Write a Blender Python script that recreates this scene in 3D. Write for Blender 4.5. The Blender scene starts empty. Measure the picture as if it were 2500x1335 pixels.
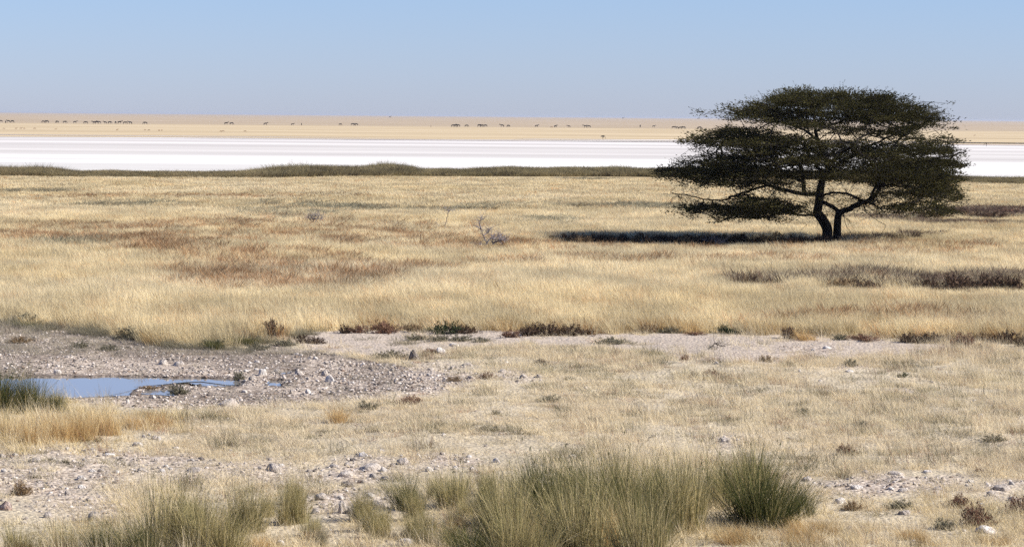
import bpy, math
import numpy as np
from mathutils import Matrix, Vector

# ------------------------------------------------------------------ camera, sky, sun, exposure
scene = bpy.context.scene
COL = scene.collection
PW, PH, F, CAM_H = 2500.0, 1335.0, 7089.0, 4.5
PITCH, ROLL = math.radians(3.093), math.radians(0.482)
cam_data = bpy.data.cameras.new("camera")
cam_data.sensor_width = 36.0
cam_data.lens = 36.0 * F / PW
cam_data.clip_start = 0.5
cam_data.clip_end = 60000.0
cam = bpy.data.objects.new("camera", cam_data)
COL.objects.link(cam)
CM = Matrix.Translation((0, 0, CAM_H)) @ Matrix.Rotation(math.pi / 2 - PITCH, 4, 'X') @ Matrix.Rotation(ROLL, 4, 'Z')
cam.matrix_world = CM
scene.camera = cam
cam_data.dof.use_dof = True
cam_data.dof.focus_distance = 95.0
cam_data.dof.aperture_fstop = 16.0

SUN_EL, SUN_AZ = math.radians(34), math.radians(97)      # azimuth clockwise from +Y
world = bpy.data.worlds.new("World")
scene.world = world
world.use_nodes = True
wn = world.node_tree
wn.nodes.clear()
w_out = wn.nodes.new('ShaderNodeOutputWorld')
w_bg = wn.nodes.new('ShaderNodeBackground')
w_sky = wn.nodes.new('ShaderNodeTexSky')
w_sky.sky_type = 'NISHITA'
w_sky.sun_disc = False
w_sky.sun_elevation = SUN_EL
w_sky.sun_rotation = SUN_AZ
w_sky.altitude = 1100
w_sky.air_density = 1.0
w_sky.dust_density = 0.3
w_sky.ozone_density = 3.0
w_tint = wn.nodes.new('ShaderNodeMix')
w_tint.data_type = 'RGBA'
w_tint.blend_type = 'MULTIPLY'
w_tint.inputs[0].default_value = 1.0
w_tint.inputs[7].default_value = (0.92, 0.93, 1.30, 1)
wn.links.new(w_sky.outputs[0], w_tint.inputs[6])
wn.links.new(w_tint.outputs[2], w_bg.inputs[0])
# the air is slightly more lavender down at the horizon, all the way round
w_tc = wn.nodes.new('ShaderNodeTexCoord'); w_sp = wn.nodes.new('ShaderNodeSeparateXYZ'); w_mr = wn.nodes.new('ShaderNodeMapRange')
w_rp = wn.nodes.new('ShaderNodeValToRGB')
w_mr.inputs[1].default_value = -.005; w_mr.inputs[2].default_value = .05
w_rp.color_ramp.elements[0].color = (.76, .855, 1.38, 1); w_rp.color_ramp.elements[1].color = (.82, .925, 1.33, 1)
wn.links.new(w_tc.outputs['Generated'], w_sp.inputs[0]); wn.links.new(w_sp.outputs[2], w_mr.inputs[0])
wn.links.new(w_mr.outputs[0], w_rp.inputs[0]); wn.links.new(w_rp.outputs[0], w_tint.inputs[7])
w_bg.inputs[1].default_value = 0.056
wn.links.new(w_bg.outputs[0], w_out.inputs[0])

sun_data = bpy.data.lights.new("sun", 'SUN')
sun_data.energy = 4.7
sun_data.angle = math.radians(0.53)
sun_data.color = (1.0, 0.95, 0.88)
sun = bpy.data.objects.new("sun", sun_data)
COL.objects.link(sun)
sd = Vector((math.sin(SUN_AZ) * math.cos(SUN_EL), math.cos(SUN_AZ) * math.cos(SUN_EL), math.sin(SUN_EL)))
sun.rotation_euler = sd.to_track_quat('Z', 'Y').to_euler()
sun.location = (30, 0, 30)

scene.view_settings.view_transform = 'Standard'
scene.view_settings.look = 'None'
scene.view_settings.exposure = 0.90
scene.view_settings.gamma = 1.0
scene.view_settings.use_curve_mapping = False
scene.render.engine = 'CYCLES'
cy = scene.cycles
cy.max_bounces = 6
cy.diffuse_bounces = 3
cy.glossy_bounces = 2
cy.transmission_bounces = 3
cy.transparent_max_bounces = 4
cy.volume_bounces = 0
cy.use_denoising = False
cy.denoiser = 'OPENIMAGEDENOISE'
cy.denoising_prefilter = 'ACCURATE'
cy.use_adaptive_sampling = False
cy.caustics_reflective = False
cy.caustics_refractive = False
scene.render.filter_size = 1.5

# ------------------------------------------------------------------ pixel <-> place helpers
R3 = np.array(CM.to_3x3())
CP = np.array([0, 0, CAM_H])


def ray(u, v):
    d = np.stack([(np.asarray(u, float) - PW / 2) / F, -(np.asarray(v, float) - PH / 2) / F,
                  -np.ones(np.broadcast(u, v).shape)], -1)
    return d @ R3.T


def ground_at(u, v, z=0.0):
    d = ray(u, v)
    t = (z - CAM_H) / d[..., 2]
    return CP + d * t[..., None]


def at_depth(u, v, Y):
    d = ray(u, v)
    t = Y / d[..., 1]
    return CP + d * t[..., None]


def pix(x, y, z=0.0):
    p = np.stack([np.asarray(x, float), np.asarray(y, float), np.broadcast_to(z, np.shape(x)) - CAM_H], -1) @ R3
    return PW / 2 + p[..., 0] / -p[..., 2] * F, PH / 2 - p[..., 1] / -p[..., 2] * F


def hashn(ix, iy, seed):
    h = (ix.astype(np.int64) * 374761393 + iy.astype(np.int64) * 668265263 + seed * 1442695041) & 0x7fffffff
    h = ((h ^ (h >> 13)) * 1274126177) & 0x7fffffff
    h = h ^ (h >> 16)
    return (h & 0xffffff) / float(0xffffff)


def vnoise(x, y, seed=0):
    x = np.asarray(x, float); y = np.asarray(y, float)
    ix = np.floor(x); iy = np.floor(y)
    fx = x - ix; fy = y - iy
    fx = fx * fx * (3 - 2 * fx); fy = fy * fy * (3 - 2 * fy)
    a = hashn(ix, iy, seed); b = hashn(ix + 1, iy, seed)
    c = hashn(ix, iy + 1, seed); d = hashn(ix + 1, iy + 1, seed)
    return (a * (1 - fx) + b * fx) * (1 - fy) + (c * (1 - fx) + d * fx) * fy


def fbm(x, y, seed=0, octs=4):
    s = 0; a = 0.5; t = 0
    for o in range(octs):
        s = s + a * vnoise(np.asarray(x) * 2 ** o, np.asarray(y) * 2 ** o, seed + o * 17)
        t += a; a *= 0.5
    return s / t


def smooth(a, b, x):
    t = np.clip((x - a) / (b - a), 0, 1)
    return t * t * (3 - 2 * t)


def inpoly(u, v, poly):
    u = np.asarray(u); v = np.asarray(v)
    r = np.zeros(u.shape, bool)
    n = len(poly)
    for i in range(n):
        x1, y1 = poly[i]; x2, y2 = poly[(i + 1) % n]
        if y1 == y2:
            continue
        c = ((v < y1) != (v < y2)) & (u < (x2 - x1) * (v - y1) / (y2 - y1) + x1)
        r ^= c
    return r


def blob(u, v, cx, cy, rx, ry):
    return np.clip(1 - ((u - cx) / rx) ** 2 - ((v - cy) / ry) ** 2, 0, 1)


# ------------------------------------------------------------------ zones of the place
# lower edge of the tall meadow as seen (u -> v)
EDGE_U = [-300, 0, 150, 300, 420, 560, 700, 830, 1000, 1200, 1450, 1600, 1750, 1900, 2100, 2300, 2500, 2800]
EDGE_V = [778, 790, 800, 826, 842, 846, 822, 806, 804, 806, 808, 808, 812, 820, 826, 830, 838, 845]
MUD = [(-300, 780), (0, 790), (150, 802), (300, 828), (430, 845), (600, 850), (720, 845), (850, 868), (960, 888), (1040, 905),
       (1150, 925), (1120, 950), (940, 965), (760, 985), (600, 990), (420, 995), (260, 985), (120, 965), (-300, 960)]
STRIP = [(690, 826), (830, 806), (1200, 806), (1450, 808), (1750, 812), (1950, 822), (2150, 832), (2330, 846), (2420, 852), (2330, 858),
         (2180, 866), (2080, 872), (1980, 868), (1880, 882), (1780, 890), (1690, 880), (1560, 860), (1380, 846), (1250, 842), (1100, 852), (950, 866), (800, 856)]
POOLS = [[(-260, 918), (60, 916), (140, 913), (250, 915), (400, 917), (500, 917), (566, 919), (588, 929), (576, 939), (500, 939), (450, 932), (420, 933), (340, 941), (300, 953), (250, 963), (150, 971), (60, 968), (-260, 974)],
         [(255, 948), (300, 945), (318, 949), (316, 962), (262, 964)],
         [(352, 944), (420, 940), (425, 950), (420, 962), (348, 958)],
         [(470, 922), (500, 918), (560, 918), (585, 928), (578, 939), (500, 938), (468, 931)],
         [(652, 922), (680, 919), (692, 926), (682, 938), (650, 937)],
         [(680, 899), (700, 894), (716, 900), (712, 908), (686, 909)]]
STONY = [(100, 1165, 330, 75), (190, 1230, 170, 45), (560, 1150, 330, 40), (880, 1150, 150, 35), (850, 1225, 150, 55), (1080, 1130, 130, 25),
         (420, 1140, 260, 30), (2180, 1180, 260, 35), (2440, 1195, 80, 30), (1030, 915, 240, 32), (940, 950, 260, 30), (640, 975, 260, 22),
         (1240, 915, 90, 16), (1980, 850, 120, 14), (2080, 900, 60, 8), (1770, 1075, 100, 18), (2210, 945, 60, 8), (450, 980, 160, 14)]
# coloured patches of the meadow: cx, cy, rx, ry, kind (r = rust brown, g = grey green, p = purple brown), strength
PATCH = [(90, 583, 210, 15, 'r', .9), (400, 612, 120, 16, 'r', 1), (330, 590, 180, 16, 'r', .7), (330, 556, 420, 14, 'r', .45), (620, 640, 260, 34, 'r', .6),
         (700, 690, 270, 36, 'r', .95), (500, 680, 110, 18, 'r', .7), (880, 668, 260, 16, 'r', .75), (720, 580, 300, 22, 'r', .5), (760, 560, 500, 30, 'r', .25),
         (320, 482, 260, 7, 'r', .5), (620, 482, 260, 6, 'r', .3), (1300, 600, 420, 20, 'r', .35), (1700, 605, 420, 14, 'r', .35), (1500, 640, 260, 12, 'r', .3),
         (2250, 610, 260, 20, 'r', .35), (1850, 640, 200, 12, 'r', .3), (1100, 600, 300, 22, 'r', .45), (1200, 650, 120, 10, 'r', .3),
         (60, 468, 150, 6, 'g', .5), (320, 502, 150, 10, 'g', .45), (850, 512, 160, 8, 'g', .8), (1060, 515, 160, 8, 'g', .5), (1550, 505, 230, 9, 'g', .7),
         (1330, 545, 120, 12, 'g', .3), (160, 600, 120, 10, 'g', .5), (700, 520, 160, 30, 'g', .3), (1550, 436, 260, 5, 'g', .45),
         (2420, 523, 230, 13, 'p', 1), (2380, 548, 200, 7, 'p', .6), (2180, 540, 140, 8, 'p', .5), (2120, 586, 120, 6, 'p', .45), (2220, 577, 70, 5, 'p', .5),
         (2060, 695, 170, 16, 'p', .5), (1870, 702, 110, 9, 'p', .55), (2350, 700, 200, 20, 'p', .6), (1200, 505, 90, 6, 'g', .4),
         (520, 700, 160, 22, 'r', .4), (2200, 790, 200, 14, 'r', .4), (2330, 800, 120, 16, 'r', .4), (1900, 800, 120, 10, 'r', .3)]


def warp(u, v, x, y):
    # ragged outlines: the noise lives on the ground
    w = fbm(x * 0.8, y * 0.45, 5) - .5
    w2 = fbm(x * 2.6 + 9, y * 1.1 - 3, 8) - .5
    k = 60.0 / np.maximum(y, 20)
    return u + w2 * 60 * k, v + (w * 22 + w2 * 10) * k * k


class Zones:
    def __init__(s, x, y):
        u, v = pix(x, y)
        s.u, s.v = u, v
        uw, vw = warp(u, v, x, y)
        s.edge = np.interp(u, EDGE_U, EDGE_V)
        s.meadow = vw < s.edge
        s.mud = inpoly(uw, vw, MUD) & ~s.meadow
        s.strip = inpoly(uw, vw, STRIP) & ~s.meadow
        wk = (fbm(x * 1.3, y * 1.3, 31) - .5)
        pu = u + wk * 24; pv = v + wk * 5 + (fbm(x * 4, y * 4, 33) - .5) * 4
        s.pool = np.zeros(u.shape, bool)
        for p in POOLS:
            s.pool |= inpoly(pu, pv, p)
        st = np.zeros(u.shape)
        for (cx, cy_, rx, ry) in STONY:
            st = np.maximum(st, blob(uw, vw, cx, cy_, rx, ry))
        st = st * (0.35 + 1.3 * fbm(x * 1.5, y * .8, 71))
        s.stony = np.clip(st * 1.15 - .12, 0, 1) * ~s.meadow
        s.mud |= s.pool
        s.wet = np.zeros(u.shape, bool)
        for p in POOLS:
            for du, dv in ((18, 0), (-18, 0), (0, 5), (0, -4)):
                s.wet |= inpoly(pu + du + wk * 30, pv + dv, p)


def patches(u, v, x, y):
    r = np.zeros(u.shape); g = np.zeros(u.shape); p = np.zeros(u.shape)
    nz = fbm(x * .35, y * .16, 201)
    uu = u + (nz - .5) * 120; vv = v + (fbm(x * .2 + 4, y * .1, 207) - .5) * 16
    for (cx, cy_, rx, ry, k, s) in PATCH:
        b = np.sqrt(blob(uu, vv, cx, cy_, rx, ry)) * s
        if k == 'r': r = np.maximum(r, b)
        elif k == 'g': g = np.maximum(g, b)
        else: p = np.maximum(p, b)
    return r, g, p


def ground_z(x, y, zn=None):
    x = np.asarray(x, float); y = np.asarray(y, float)
    zn = zn or Zones(x, y)
    near = 1 - smooth(60, 110, y)
    z = (fbm(x * .25, y * .18, 3, 3) - .5) * 0.10 * near
    z = z + (fbm(x * 2.2, y * 2.2, 13, 3) - .5) * 0.05 * near
    rough = np.where(zn.mud, .10, 0) + zn.stony * .07
    z = z + (fbm(x * 5, y * 5, 23, 3) - .45) * rough
    z = np.where(zn.mud, z * 0.42 - 0.018, z)
    z = np.where(zn.pool, -0.16 + (fbm(x * 5, y * 5, 29) - .5) * .02, z)
    # the meadow stands on a lip a hand high at the edge of the strip
    return z


# ------------------------------------------------------------------ materials
def new_mat(name, rough=0.9):
    m = bpy.data.materials.new(name)
    m.use_nodes = True
    nt = m.node_tree
    b = nt.nodes['Principled BSDF']
    b.inputs['Roughness'].default_value = rough
    if 'Specular IOR Level' in b.inputs:
        b.inputs['Specular IOR Level'].default_value = 0.25
    return m, nt, b


def N(nt, t, **kw):
    n = nt.nodes.new(t)
    for k, v in kw.items():
        setattr(n, k, v)
    return n


def mixc(nt, fac, a, b, mode='MIX'):
    m = nt.nodes.new('ShaderNodeMix')
    m.data_type = 'RGBA'; m.blend_type = mode
    for i, s in ((0, fac), (6, a), (7, b)):
        if hasattr(s, 'is_linked') or hasattr(s, 'links'):
            nt.links.new(s, m.inputs[i])
        else:
            m.inputs[i].default_value = s
    return m.outputs[2]


def ramp(nt, src, stops):
    r = nt.nodes.new('ShaderNodeValToRGB')
    e = r.color_ramp.elements
    while len(e) < len(stops):
        e.new(0.5)
    for el, (p, c) in zip(e, stops):
        el.position = p; el.color = (*c, 1) if len(c) == 3 else c
    nt.links.new(src, r.inputs[0])
    return r.outputs[0]


def leafy_material(name, source, tints, transl=0.35, rough=0.75):
    """thin plant matter. source: 'INSTANCER' reads the plant's own colour, None uses the tints over per-blade tone"""
    m = bpy.data.materials.new(name)
    m.use_nodes = True
    nt = m.node_tree
    nt.nodes.clear()
    out = N(nt, 'ShaderNodeOutputMaterial')
    tone = N(nt, 'ShaderNodeAttribute', attribute_name='tone')
    if source:
        at = N(nt, 'ShaderNodeAttribute', attribute_name='tint', attribute_type='INSTANCER')
        mul = ramp(nt, tone.outputs['Fac'], [(0, (.62, .60, .58)), (.5, (.95, .95, .95)), (1, (1.25, 1.25, 1.25))])
        colr = mixc(nt, 1.0, at.outputs['Color'], mul, 'MULTIPLY')
    else:
        colr = ramp(nt, tone.outputs['Fac'], tints)
        oi = N(nt, 'ShaderNodeObjectInfo')
        var = ramp(nt, oi.outputs['Random'], [(0, (.85, .84, .82)), (1, (1.12, 1.1, 1.05))])
        colr = mixc(nt, 1.0, colr, var, 'MULTIPLY')
    d = N(nt, 'ShaderNodeBsdfDiffuse')
    t = N(nt, 'ShaderNodeBsdfTranslucent')
    mx = N(nt, 'ShaderNodeMixShader')
    mx.inputs[0].default_value = transl
    nt.links.new(colr, d.inputs[0]); nt.links.new(colr, t.inputs[0])
    nt.links.new(d.outputs[0], mx.inputs[1]); nt.links.new(t.outputs[0], mx.inputs[2])
    nt.links.new(mx.outputs[0], out.inputs[0])
    return m


M_GRASS = leafy_material('dry_grass', 'INSTANCER', None, .38)
GREEN_TINTS = [(0, (.022, .030, .010)), (.40, (.065, .080, .028)), (.65, (.15, .145, .058)), (.85, (.34, .29, .13)), (1, (.56, .46, .25))]
TAN_TINTS = [(0, (.05, .055, .022)), (.22, (.14, .14, .06)), (.42, (.30, .26, .125)), (.72, (.50, .42, .21)), (1, (.70, .59, .36))]
GOLD_TINTS = [(0, (.22, .13, .06)), (.3, (.42, .27, .12)), (.6, (.58, .43, .21)), (1, (.72, .58, .34))]
M_GREEN = leafy_material('green_rush', None, GREEN_TINTS, .3)
M_TAN = leafy_material('tan_rush', None, TAN_TINTS, .3)
M_GOLD = leafy_material('golden_straw', None, GOLD_TINTS, .38)
M_PURPLE = leafy_material('purple_brown_shrub', None, [(0, (.024, .016, .012)), (.5, (.070, .047, .034)), (1, (.19, .13, .09))], .12)
M_RED = leafy_material('red_brown_shrub', None, [(0, (.05, .028, .02)), (.5, (.16, .085, .06)), (1, (.34, .22, .15))], .15)
M_GREYSHRUB = leafy_material('grey_green_shrub', None, [(0, (.035, .035, .026)), (.5, (.11, .105, .07)), (1, (.30, .27, .19))], .15)
M_DARKGREEN = leafy_material('dark_green_shrub', None, [(0, (.012, .018, .010)), (.5, (.035, .048, .024)), (1, (.10, .11, .06))], .15)
M_DRYSHRUB = leafy_material('dry_brown_shrub', None, [(0, (.06, .04, .025)), (.5, (.18, .12, .07)), (1, (.42, .31, .18))], .15)
M_GREYTUFT = leafy_material('grey_straw', None, [(0, (.06, .06, .04)), (.5, (.20, .185, .125)), (1, (.44, .39, .28))], .2)
M_LEAF = leafy_material('acacia_leaf', None, [(0, (.010, .011, .005)), (.5, (.032, .030, .012)), (.85, (.085, .080, .032)), (1, (.14, .12, .06))], .3)
M_SEED = leafy_material('seed_head', None, [(0, (.06, .035, .02)), (1, (.22, .13, .07))], .1)


def bark_material(name, c0, c1):
    m, nt, b = new_mat(name, .95)
    tc = N(nt, 'ShaderNodeTexCoord')
    mp = N(nt, 'ShaderNodeMapping'); mp.inputs['Scale'].default_value = (14, 14, 4)
    nz = N(nt, 'ShaderNodeTexNoise'); nz.inputs['Scale'].default_value = 1.2; nz.inputs['Detail'].default_value = 6
    nt.links.new(tc.outputs['Object'], mp.inputs[0]); nt.links.new(mp.outputs[0], nz.inputs['Vector'])
    nt.links.new(ramp(nt, nz.outputs['Fac'], [(.35, c0), (.7, c1)]), b.inputs['Base Color'])
    bp = N(nt, 'ShaderNodeBump'); bp.inputs['Strength'].default_value = .8; bp.inputs['Distance'].default_value = .03
    nt.links.new(nz.outputs['Fac'], bp.inputs['Height']); nt.links.new(bp.outputs[0], b.inputs['Normal'])
    return m


M_BARK = bark_material('acacia_bark', (.007, .006, .005), (.026, .020, .017))
M_DEAD = bark_material('bleached_wood', (.12, .10, .10), (.30, .27, .27))
M_DARKTWIG = bark_material('dark_twig', (.025, .02, .018), (.07, .055, .045))


def stone_material(name, lo, mid, hi, dark_amt):
    m, nt, b = new_mat(name, .95)
    tc = N(nt, 'ShaderNodeTexCoord')
    oi = N(nt, 'ShaderNodeObjectInfo')
    add = N(nt, 'ShaderNodeVectorMath', operation='ADD')
    sc = N(nt, 'ShaderNodeVectorMath', operation='SCALE'); sc.inputs['Scale'].default_value = 37.0
    cmb = N(nt, 'ShaderNodeCombineXYZ')
    for i in range(3):
        nt.links.new(oi.outputs['Random'], cmb.inputs[i])
    nt.links.new(cmb.outputs[0], sc.inputs[0])
    nt.links.new(tc.outputs['Object'], add.inputs[0]); nt.links.new(sc.outputs[0], add.inputs[1])
    nz = N(nt, 'ShaderNodeTexNoise'); nz.inputs['Scale'].default_value = 2.2; nz.inputs['Detail'].default_value = 7
    nz.inputs['Roughness'].default_value = .65
    nt.links.new(add.outputs[0], nz.inputs['Vector'])
    c = ramp(nt, nz.outputs['Fac'], [(.30, lo), (.45, mid), (.62, hi)])
    n2 = N(nt, 'ShaderNodeTexNoise'); n2.inputs['Scale'].default_value = 5.5; n2.inputs['Detail'].default_value = 4
    nt.links.new(add.outputs[0], n2.inputs['Vector'])
    f = ramp(nt, n2.outputs['Fac'], [(.56 - dark_amt, (0, 0, 0)), (.62 - dark_amt, (1, 1, 1))])
    c = mixc(nt, f, c, (.10, .085, .075, 1))
    var = ramp(nt, oi.outputs['Random'], [(0, (.78, .76, .74)), (1, (1.05, 1.03, 1.0))])
    c = mixc(nt, 1.0, c, var, 'MULTIPLY')
    nt.links.new(c, b.inputs['Base Color'])
    bp = N(nt, 'ShaderNodeBump'); bp.inputs['Strength'].default_value = .7; bp.inputs['Distance'].default_value = .15
    nt.links.new(nz.outputs['Fac'], bp.inputs['Height']); nt.links.new(bp.outputs[0], b.inputs['Normal'])
    return m


M_STONE = stone_material('pale_limestone', (.34, .29, .235), (.50, .44, .38), (.64, .58, .52), -.10)
M_STONE_W = stone_material('white_limestone', (.50, .45, .40), (.68, .63, .58), (.80, .77, .72), -.16)
M_STONE_D = stone_material('dark_limestone', (.09, .08, .07), (.20, .17, .15), (.40, .36, .32), .06)


def ground_material():
    m, nt, b = new_mat('dry_ground', .97)
    b.inputs['Specular IOR Level'].default_value = .1
    base = N(nt, 'ShaderNodeAttribute', attribute_name='soil')
    st = N(nt, 'ShaderNodeAttribute', attribute_name='stony')
    geo = N(nt, 'ShaderNodeNewGeometry')
    n1 = N(nt, 'ShaderNodeTexNoise'); n1.inputs['Scale'].default_value = 9; n1.inputs['Detail'].default_value = 5
    nt.links.new(geo.outputs['Position'], n1.inputs['Vector'])
    v = ramp(nt, n1.outputs['Fac'], [(.3, (.72, .70, .68)), (.5, (1, 1, 1)), (.7, (1.16, 1.15, 1.13))])
    c = mixc(nt, 1.0, base.outputs['Color'], v, 'MULTIPLY')
    vo = N(nt, 'ShaderNodeTexVoronoi'); vo.inputs['Scale'].default_value = 16
    nt.links.new(geo.outputs['Position'], vo.inputs['Vector'])
    sepc = N(nt, 'ShaderNodeSeparateColor'); nt.links.new(vo.outputs['Color'], sepc.inputs[0])
    peb = ramp(nt, sepc.outputs[0], [(0, (.30, .25, .22)), (.3, (.75, .72, .70)), (.6, (1.05, 1.04, 1.03)), (1, (1.4, 1.4, 1.42))])
    c2 = mixc(nt, 1.0, c, peb, 'MULTIPLY')
    c = mixc(nt, st.outputs['Fac'], c, c2)
    nt.links.new(c, b.inputs['Base Color'])
    ht = N(nt, 'ShaderNodeMath', operation='MULTIPLY_ADD')
    nt.links.new(vo.outputs['Distance'], ht.inputs[0]); ht.inputs[1].default_value = -.8
    nt.links.new(n1.outputs['Fac'], ht.inputs[2])
    bp = N(nt, 'ShaderNodeBump'); bp.inputs['Strength'].default_value = .8; bp.inputs['Distance'].default_value = .03
    nt.links.new(ht.outputs[0], bp.inputs['Height']); nt.links.new(bp.outputs[0], b.inputs['Normal'])
    return m


M_GROUND = ground_material()


def streak_material(name, stops, sx, sy, rough=.95, stops2=None, s2=(0.002, .02)):
    m, nt, b = new_mat(name, rough)
    b.inputs['Specular IOR Level'].default_value = .05
    geo = N(nt, 'ShaderNodeNewGeometry')
    mp = N(nt, 'ShaderNodeMapping'); mp.inputs['Scale'].default_value = (sx, sy, 1)
    nz = N(nt, 'ShaderNodeTexNoise'); nz.inputs['Scale'].default_value = 1; nz.inputs['Detail'].default_value = 5
    nt.links.new(geo.outputs['Position'], mp.inputs[0]); nt.links.new(mp.outputs[0], nz.inputs['Vector'])
    c = ramp(nt, nz.outputs['Fac'], stops)
    if stops2:
        mp2 = N(nt, 'ShaderNodeMapping'); mp2.inputs['Scale'].default_value = (s2[0], s2[1], 1)
        n2 = N(nt, 'ShaderNodeTexNoise'); n2.inputs['Scale'].default_value = 1; n2.inputs['Detail'].default_value = 3
        nt.links.new(geo.outputs['Position'], mp2.inputs[0]); nt.links.new(mp2.outputs[0], n2.inputs['Vector'])
        c = mixc(nt, 1.0, c, ramp(nt, n2.outputs['Fac'], stops2), 'MULTIPLY')
    nt.links.new(c, b.inputs['Base Color'])
    return m, nt, b, c


M_SALT, nt_, b_, c_ = streak_material('salt_crust', [(.38, (.58, .56, .51)), (.52, (.70, .68, .62)), (.62, (.80, .78, .71))], .004, .035,
                                      stops2=[(.4, (.93, .92, .93)), (.6, (1, 1, 1))], s2=(.03, .25))
# a broad greyer belt across the middle of the pan
geo = N(nt_, 'ShaderNodeNewGeometry'); sp = N(nt_, 'ShaderNodeSeparateXYZ'); nt_.links.new(geo.outputs['Position'], sp.inputs[0])
mr = N(nt_, 'ShaderNodeMapRange'); mr.inputs[1].default_value = 250; mr.inputs[2].default_value = 620
nt_.links.new(sp.outputs[1], mr.inputs[0])
belt = ramp(nt_, mr.outputs[0], [(0, (1, 1, 1)), (.12, (1, 1, 1)), (.22, (.81, .79, .79)), (.40, (.82, .80, .80)), (.6, (.87, .85, .855)), (.8, (.93, .91, .92)), (1, (.9, .86, .86))])
nt_.links.new(mixc(nt_, 1.0, c_, belt, 'MULTIPLY'), b_.inputs['Base Color'])

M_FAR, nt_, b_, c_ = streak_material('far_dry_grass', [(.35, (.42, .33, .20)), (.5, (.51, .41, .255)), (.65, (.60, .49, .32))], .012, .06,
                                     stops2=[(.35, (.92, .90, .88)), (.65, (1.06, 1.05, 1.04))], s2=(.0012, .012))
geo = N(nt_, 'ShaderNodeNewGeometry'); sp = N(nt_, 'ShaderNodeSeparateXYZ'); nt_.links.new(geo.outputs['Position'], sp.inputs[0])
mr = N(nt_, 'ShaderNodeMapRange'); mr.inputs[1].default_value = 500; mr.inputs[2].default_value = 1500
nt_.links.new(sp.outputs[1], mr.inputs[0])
belt = ramp(nt_, mr.outputs[0], [(0, (1, 1, 1)), (.66, (1.0, 1.0, 1.0)), (.72, (.80, .80, .86)), (1, (.80, .80, .88))])  # far zone greyer and bluer: part haze put into the colour, part different ground
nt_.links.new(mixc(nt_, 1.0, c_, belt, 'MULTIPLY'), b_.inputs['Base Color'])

M_WATER, nt_, b_ = new_mat('shallow_water', .04)
b_.inputs['Base Color'].default_value = (.27, .25, .22, 1)
b_.inputs['Specular IOR Level'].default_value = .6
b_.inputs['IOR'].default_value = 1.33
geo = N(nt_, 'ShaderNodeNewGeometry')
nz = N(nt_, 'ShaderNodeTexNoise'); nz.inputs['Scale'].default_value = 7; nz.inputs['Detail'].default_value = 2
nt_.links.new(geo.outputs['Position'], nz.inputs['Vector'])
bp = N(nt_, 'ShaderNodeBump'); bp.inputs['Strength'].default_value = .05; bp.inputs['Distance'].default_value = .01
nt_.links.new(nz.outputs['Fac'], bp.inputs['Height']); nt_.links.new(bp.outputs[0], b_.inputs['Normal'])


# ------------------------------------------------------------------ mesh helpers
def raw_mesh(name, verts, faces=None, tri=None, quads=None, mat=None, smooth_=False):
    me = bpy.data.meshes.new(name)
    verts = np.asarray(verts, np.float32)
    if faces is not None:
        me.from_pydata(verts.tolist(), [], faces)
    else:
        parts = []; starts = []; n = 0
        for arr, k in ((tri, 3), (quads, 4)):
            if arr is not None and len(arr):
                arr = np.asarray(arr, np.int32)
                parts.append(arr.ravel()); starts.append(n + np.arange(len(arr)) * k); n += arr.size
        me.vertices.add(len(verts)); me.vertices.foreach_set('co', verts.ravel())
        if parts:
            idx = np.concatenate(parts); st = np.concatenate(starts)
            me.loops.add(len(idx)); me.loops.foreach_set('vertex_index', idx)
            me.polygons.add(len(st)); me.polygons.foreach_set('loop_start', st.astype(np.int32))
        me.update(calc_edges=True)
    if mat:
        for mm in (mat if isinstance(mat, (list, tuple)) else [mat]):
            me.materials.append(mm)
    if smooth_:
        me.polygons.foreach_set('use_smooth', np.ones(len(me.polygons), bool))
    return me


def set_attr(me, name, typ, dom, vals):
    a = me.attributes.new(name, typ, dom)
    vals = np.asarray(vals, np.float32 if typ != 'INT' else np.int32)
    key = {'FLOAT': 'value', 'INT': 'value', 'FLOAT_VECTOR': 'vector', 'FLOAT_COLOR': 'color'}[typ]
    a.data.foreach_set(key, vals.ravel())


def link(name, me, parent=None, loc=None, rz=0.0, scale=None):
    o = bpy.data.objects.new(name, me)
    COL.objects.link(o)
    if parent: o.parent = parent
    if loc is not None: o.location = tuple(float(c) for c in loc)
    if rz: o.rotation_euler = (0, 0, rz)
    if scale is not None: o.scale = scale if hasattr(scale, '__len__') else (scale,) * 3
    return o


def tag(o, label, cat=None, group=None, kind=None):
    if label: o['label'] = label
    if cat: o['category'] = cat
    if group: o['group'] = group
    if kind: o['kind'] = kind
    return o


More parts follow.
